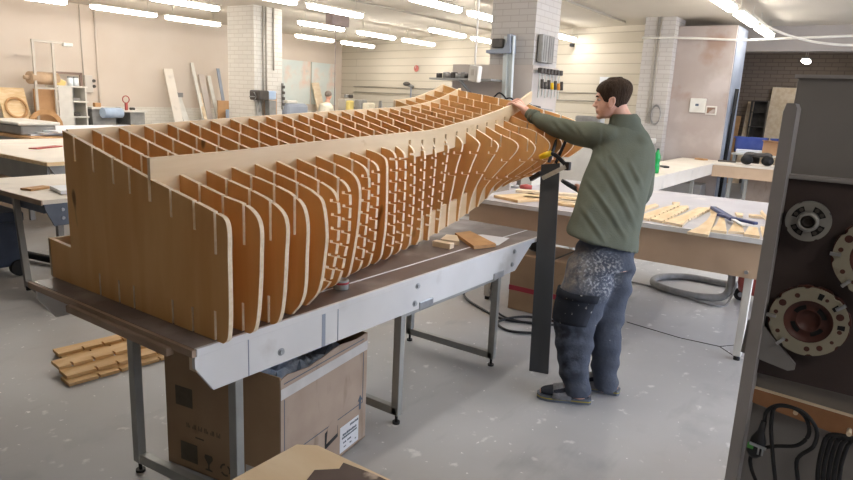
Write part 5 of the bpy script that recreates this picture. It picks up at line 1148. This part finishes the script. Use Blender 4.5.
# fleece
b = MB(); rloft(b, SHIRT)
b.tube(catmull([p[:3] for p in ARML], 4), [interp([(k, p[3]) for k, p in enumerate(ARML)], q/4) for q in range(4*(len(ARML)-1)+1)], None, 20)
b.tube(catmull([p[:3] for p in ARMR], 4), [interp([(k, p[3]) for k, p in enumerate(ARMR)], q/4) for q in range(4*(len(ARMR)-1)+1)], None, 20)
b.ball((3.995, 1.44, 1.465), (.10, .10, .09)).ball((4.06, 1.265, 1.42), (.08, .08, .085))
shirt = b.build('fleece', M['shirt'], man, remesh=.0095, smooth_it=5)
def crease(o, lines):
    """folds of the cloth on the back: ridges along given lines"""
    me = o.data; nrm = [v.normal.copy() for v in me.vertices]; off = root_loc(o)
    ax = Vector((.58, -.81, 0)); L2 = []
    for a_, b_, w_, am in lines:
        L2.append((Vector((Vector(a_).dot(ax), a_[2])), Vector((Vector(b_).dot(ax), b_[2])), w_, am))
    for v, q in zip(me.vertices, nrm):
        fc = max(0, -(q.x*.82+q.y*.57))
        if fc <= 0: continue
        p = v.co+off; p2 = Vector((p.dot(ax), p.z)); dsp = 0
        for a_, b_, w_, am in L2:
            d_ = b_-a_; u = max(0, min(1, (p2-a_).dot(d_)/d_.length_squared)); r_ = (p2-a_-d_*u)
            sgn = 1 if r_.x*d_.y-r_.y*d_.x > 0 else -1
            x_ = r_.length/w_
            dsp += am*(math.exp(-x_*x_)-.6*math.exp(-(x_-1.6*sgn)**2))*math.sin(PI*min(1, .15+.85*u))
        v.co += q*dsp*min(1, fc*1.5)
crease(shirt, [((3.704, 1.339, 1.349), (3.665, 1.062, .948), .016, .012), ((3.639, 1.387, 1.231), (3.616, 1.116, .905), .015, .012), ((3.753, 1.274, 1.365), (3.702, 1.052, 1.061), .015, .010),
    ((3.587, 1.399, 1.068), (3.538, 1.222, .888), .014, .010), ((3.763, 1.334, 1.558), (3.611, 1.243, 1.22), .007, -.006), ((3.654, 1.488, 1.556), (3.596, 1.359, 1.467), .012, .009), ((3.682, 1.451, 1.563), (3.619, 1.301, 1.403), .012, .009), ((3.624, 1.532, 1.553), (3.558, 1.417, 1.475), .011, .008), ((3.805, 1.186, 1.329), (3.736, 1.047, 1.174), .014, .009)])
wrinkle(shirt, .006, 30, [(.6, .5, .5, 0, 1), (.9, -.4, .35, 1.7, .7), (-.3, .9, .6, 4, 1.3)])
MB().loft([ring_pts(r, k) for r, k in ((SHIRT[-4], .98), (SHIRT[-3], 1.10), (SHIRT[-2], 1.15), (SHIRT[-1], 1.22), (SHIRT[-1], 1.06))], None, cap=False).build('collar', M['shirt'], man)
MB().tube([(4.132, 2.012, 1.562), (4.138, 2.045, 1.576)], [.053, .047], None, 16).build('cuff_seam', M['shirt'], man)
# trousers
b = MB(); rloft(b, PELV); rloft(b, LEGL); rloft(b, LEGR)
tr = b.build('trousers', M['trouser'], man, remesh=.013, smooth_it=3)
wrinkle(tr, .009, 46, [(.3, .5, 1, 0, 1), (-.4, .6, 1.1, 2, .8), (.5, .2, .9, 4.4, 1.4)])
LD = dense(LEGL, 6)
def patch(name, z1, z0, a0, a1, k, m):
    R = [r for r in LD if z0 <= r[2] <= z1]
    b = MB(); V1 = [ring_pts(r, k, 12, a0, a1, True) for r in R]; V0 = [ring_pts(r, .97, 12, a0, a1, True) for r in R]
    b.loft([v+w_[::-1] for v, w_ in zip(V1, V0)], None, True, True)
    o = b.build(name, m, man); return o
patch('holster_pocket', .60, .44, 1.3, 3.7, 1.08, M['trouserdark'])
patch('pocket_flap', .615, .565, 1.25, 3.7, 1.12, M['trouserdark'])
def splat(m, c, rad, col, scale, lo, hi, fac):
    """a patch of dust or of darker tone around a point of the cloth, broken up by noise"""
    nt = m.node_tree; N = nt.nodes; L = nt.links; b = N['Principled BSDF']
    tc = N.new('ShaderNodeTexCoord'); dist = N.new('ShaderNodeVectorMath'); dist.operation = 'DISTANCE'; dist.inputs[1].default_value = c
    L.new(tc.outputs['Object'], dist.inputs[0])
    nz = N.new('ShaderNodeTexNoise'); nz.inputs['Scale'].default_value = scale; nz.inputs['Detail'].default_value = 6; L.new(tc.outputs['Object'], nz.inputs['Vector'])
    r1 = N.new('ShaderNodeMapRange'); r1.inputs['From Min'].default_value = rad; r1.inputs['From Max'].default_value = rad*.5; L.new(dist.outputs['Value'], r1.inputs['Value'])
    r2 = N.new('ShaderNodeMapRange'); r2.inputs['From Min'].default_value = lo; r2.inputs['From Max'].default_value = hi; r2.inputs['To Max'].default_value = fac; L.new(nz.outputs['Fac'], r2.inputs['Value'])
    mu = N.new('ShaderNodeMath'); mu.operation = 'MULTIPLY'; L.new(r1.outputs['Result'], mu.inputs[0]); L.new(r2.outputs['Result'], mu.inputs[1])
    mx = N.new('ShaderNodeMix'); mx.data_type = 'RGBA'; L.new(mu.outputs[0], mx.inputs['Factor']); L.new(b.inputs['Base Color'].links[0].from_socket, mx.inputs['A']); mx.inputs['B'].default_value = lin(col)
    L.new(mx.outputs['Result'], b.inputs['Base Color'])
o_ = Vector((3.48, 1.2, 0))
splat(M['trouser'], Vector((3.42, 1.36, .72))-o_, .18, '#9b9489', 26, .30, .70, .75)
splat(M['trouser'], Vector((3.47, 1.22, .72))-o_, .17, '#b9babb', 70, .48, .66, .8)
splat(M['trouser'], Vector((3.36, 1.33, .38))-o_, .16, '#26282e', 18, .35, .55, .85)  # darker tone down the front of the near leg
splat(M['trouser'], Vector((3.33, 1.28, .2))-o_, .14, '#26282e', 18, .40, .60, .8)
for HEEL, DIR, nm in ((HL, DL, 'near'), (HR, DR, 'far')):
    b = MB(); foot(b, HEEL, DIR, 1.1)
    b.tube([(HEEL[0]+Vector(DIR).normalized().x*.06, HEEL[1]+Vector(DIR).normalized().y*.06, z) for z in (.06, .11)], [.036, .036], None, 12)
    b.build('sock', M['sock'], man, remesh=.009, smooth_it=2)
    d2 = Vector(DIR).normalized(); s2 = Vector((-d2.y, d2.x)); ol = []
    for l, w_ in ((-.012, .022), (0, .036), (.05, .042), (.11, .042), (.18, .05), (.235, .05), (.275, .038), (.292, .015)): ol.append((l, w_))
    P = [(l, w_) for l, w_ in ol]+[(l, -w_) for l, w_ in ol[::-1]]
    sl = MB().prism(P, (HEEL[0], HEEL[1], .002), (d2.x, d2.y, 0), (s2.x, s2.y, 0), (0, 0, 1), .030, M['sole']).build('sandal_sole', None, man)
    MB().prism([(l*1.004, w_*1.03) for l, w_ in P], (HEEL[0], HEEL[1], .016), (d2.x, d2.y, 0), (s2.x, s2.y, 0), (0, 0, 1), .006, M['soleyellow']).build('sole_line', None, sl)
    R = []
    for l, w_, h_ in ((.10, .047, .098), (.13, .049, .092), (.17, .053, .08), (.205, .055, .07)):
        c = Vector((HEEL[0]+d2.x*l, HEEL[1]+d2.y*l, .02))
        arc_ = [c+Vector((s2.x, s2.y, 0))*w_*math.cos(a)+Vector((0, 0, h_*math.sin(a))) for a in [PI*j/10 for j in range(11)]]
        arc2 = [c+Vector((s2.x, s2.y, 0))*(w_-.007)*math.cos(a)+Vector((0, 0, (h_-.007)*math.sin(a))) for a in [PI*j/10 for j in range(10, -1, -1)]]
        R.append(arc_+arc2)
    MB().loft(R).build('sandal_strap', M['strap'], man)
t = thing('black_hand_tool', 'black stick-shaped tool held in the right hand of the man', 'tool', (4.05, 1.64, 1.1))
MB().tube([tool_a+(tool_a-tool_b)*.3, tool_a, tool_b, tool_b+(tool_b-tool_a)*.15], [.012, .016, .017, .014], M['blackplastic'], 12).build('handle', None, t)

# ------------------------------------------------------------------ light and view
wd = bpy.data.worlds.new('world'); SC.world = wd; wd.use_nodes = True
wd.node_tree.nodes['Background'].inputs['Color'].default_value = lin('#c9d8ee'); wd.node_tree.nodes['Background'].inputs['Strength'].default_value = 1.0
SC.cycles.max_bounces = 8; SC.cycles.diffuse_bounces = 5; SC.cycles.use_denoising = True
SC.cycles.sample_clamp_indirect = 6
vs = SC.view_settings; vs.view_transform = 'Standard'; vs.look = 'None'; vs.gamma = 1; vs.use_curve_mapping = False
vs.exposure = 1.36
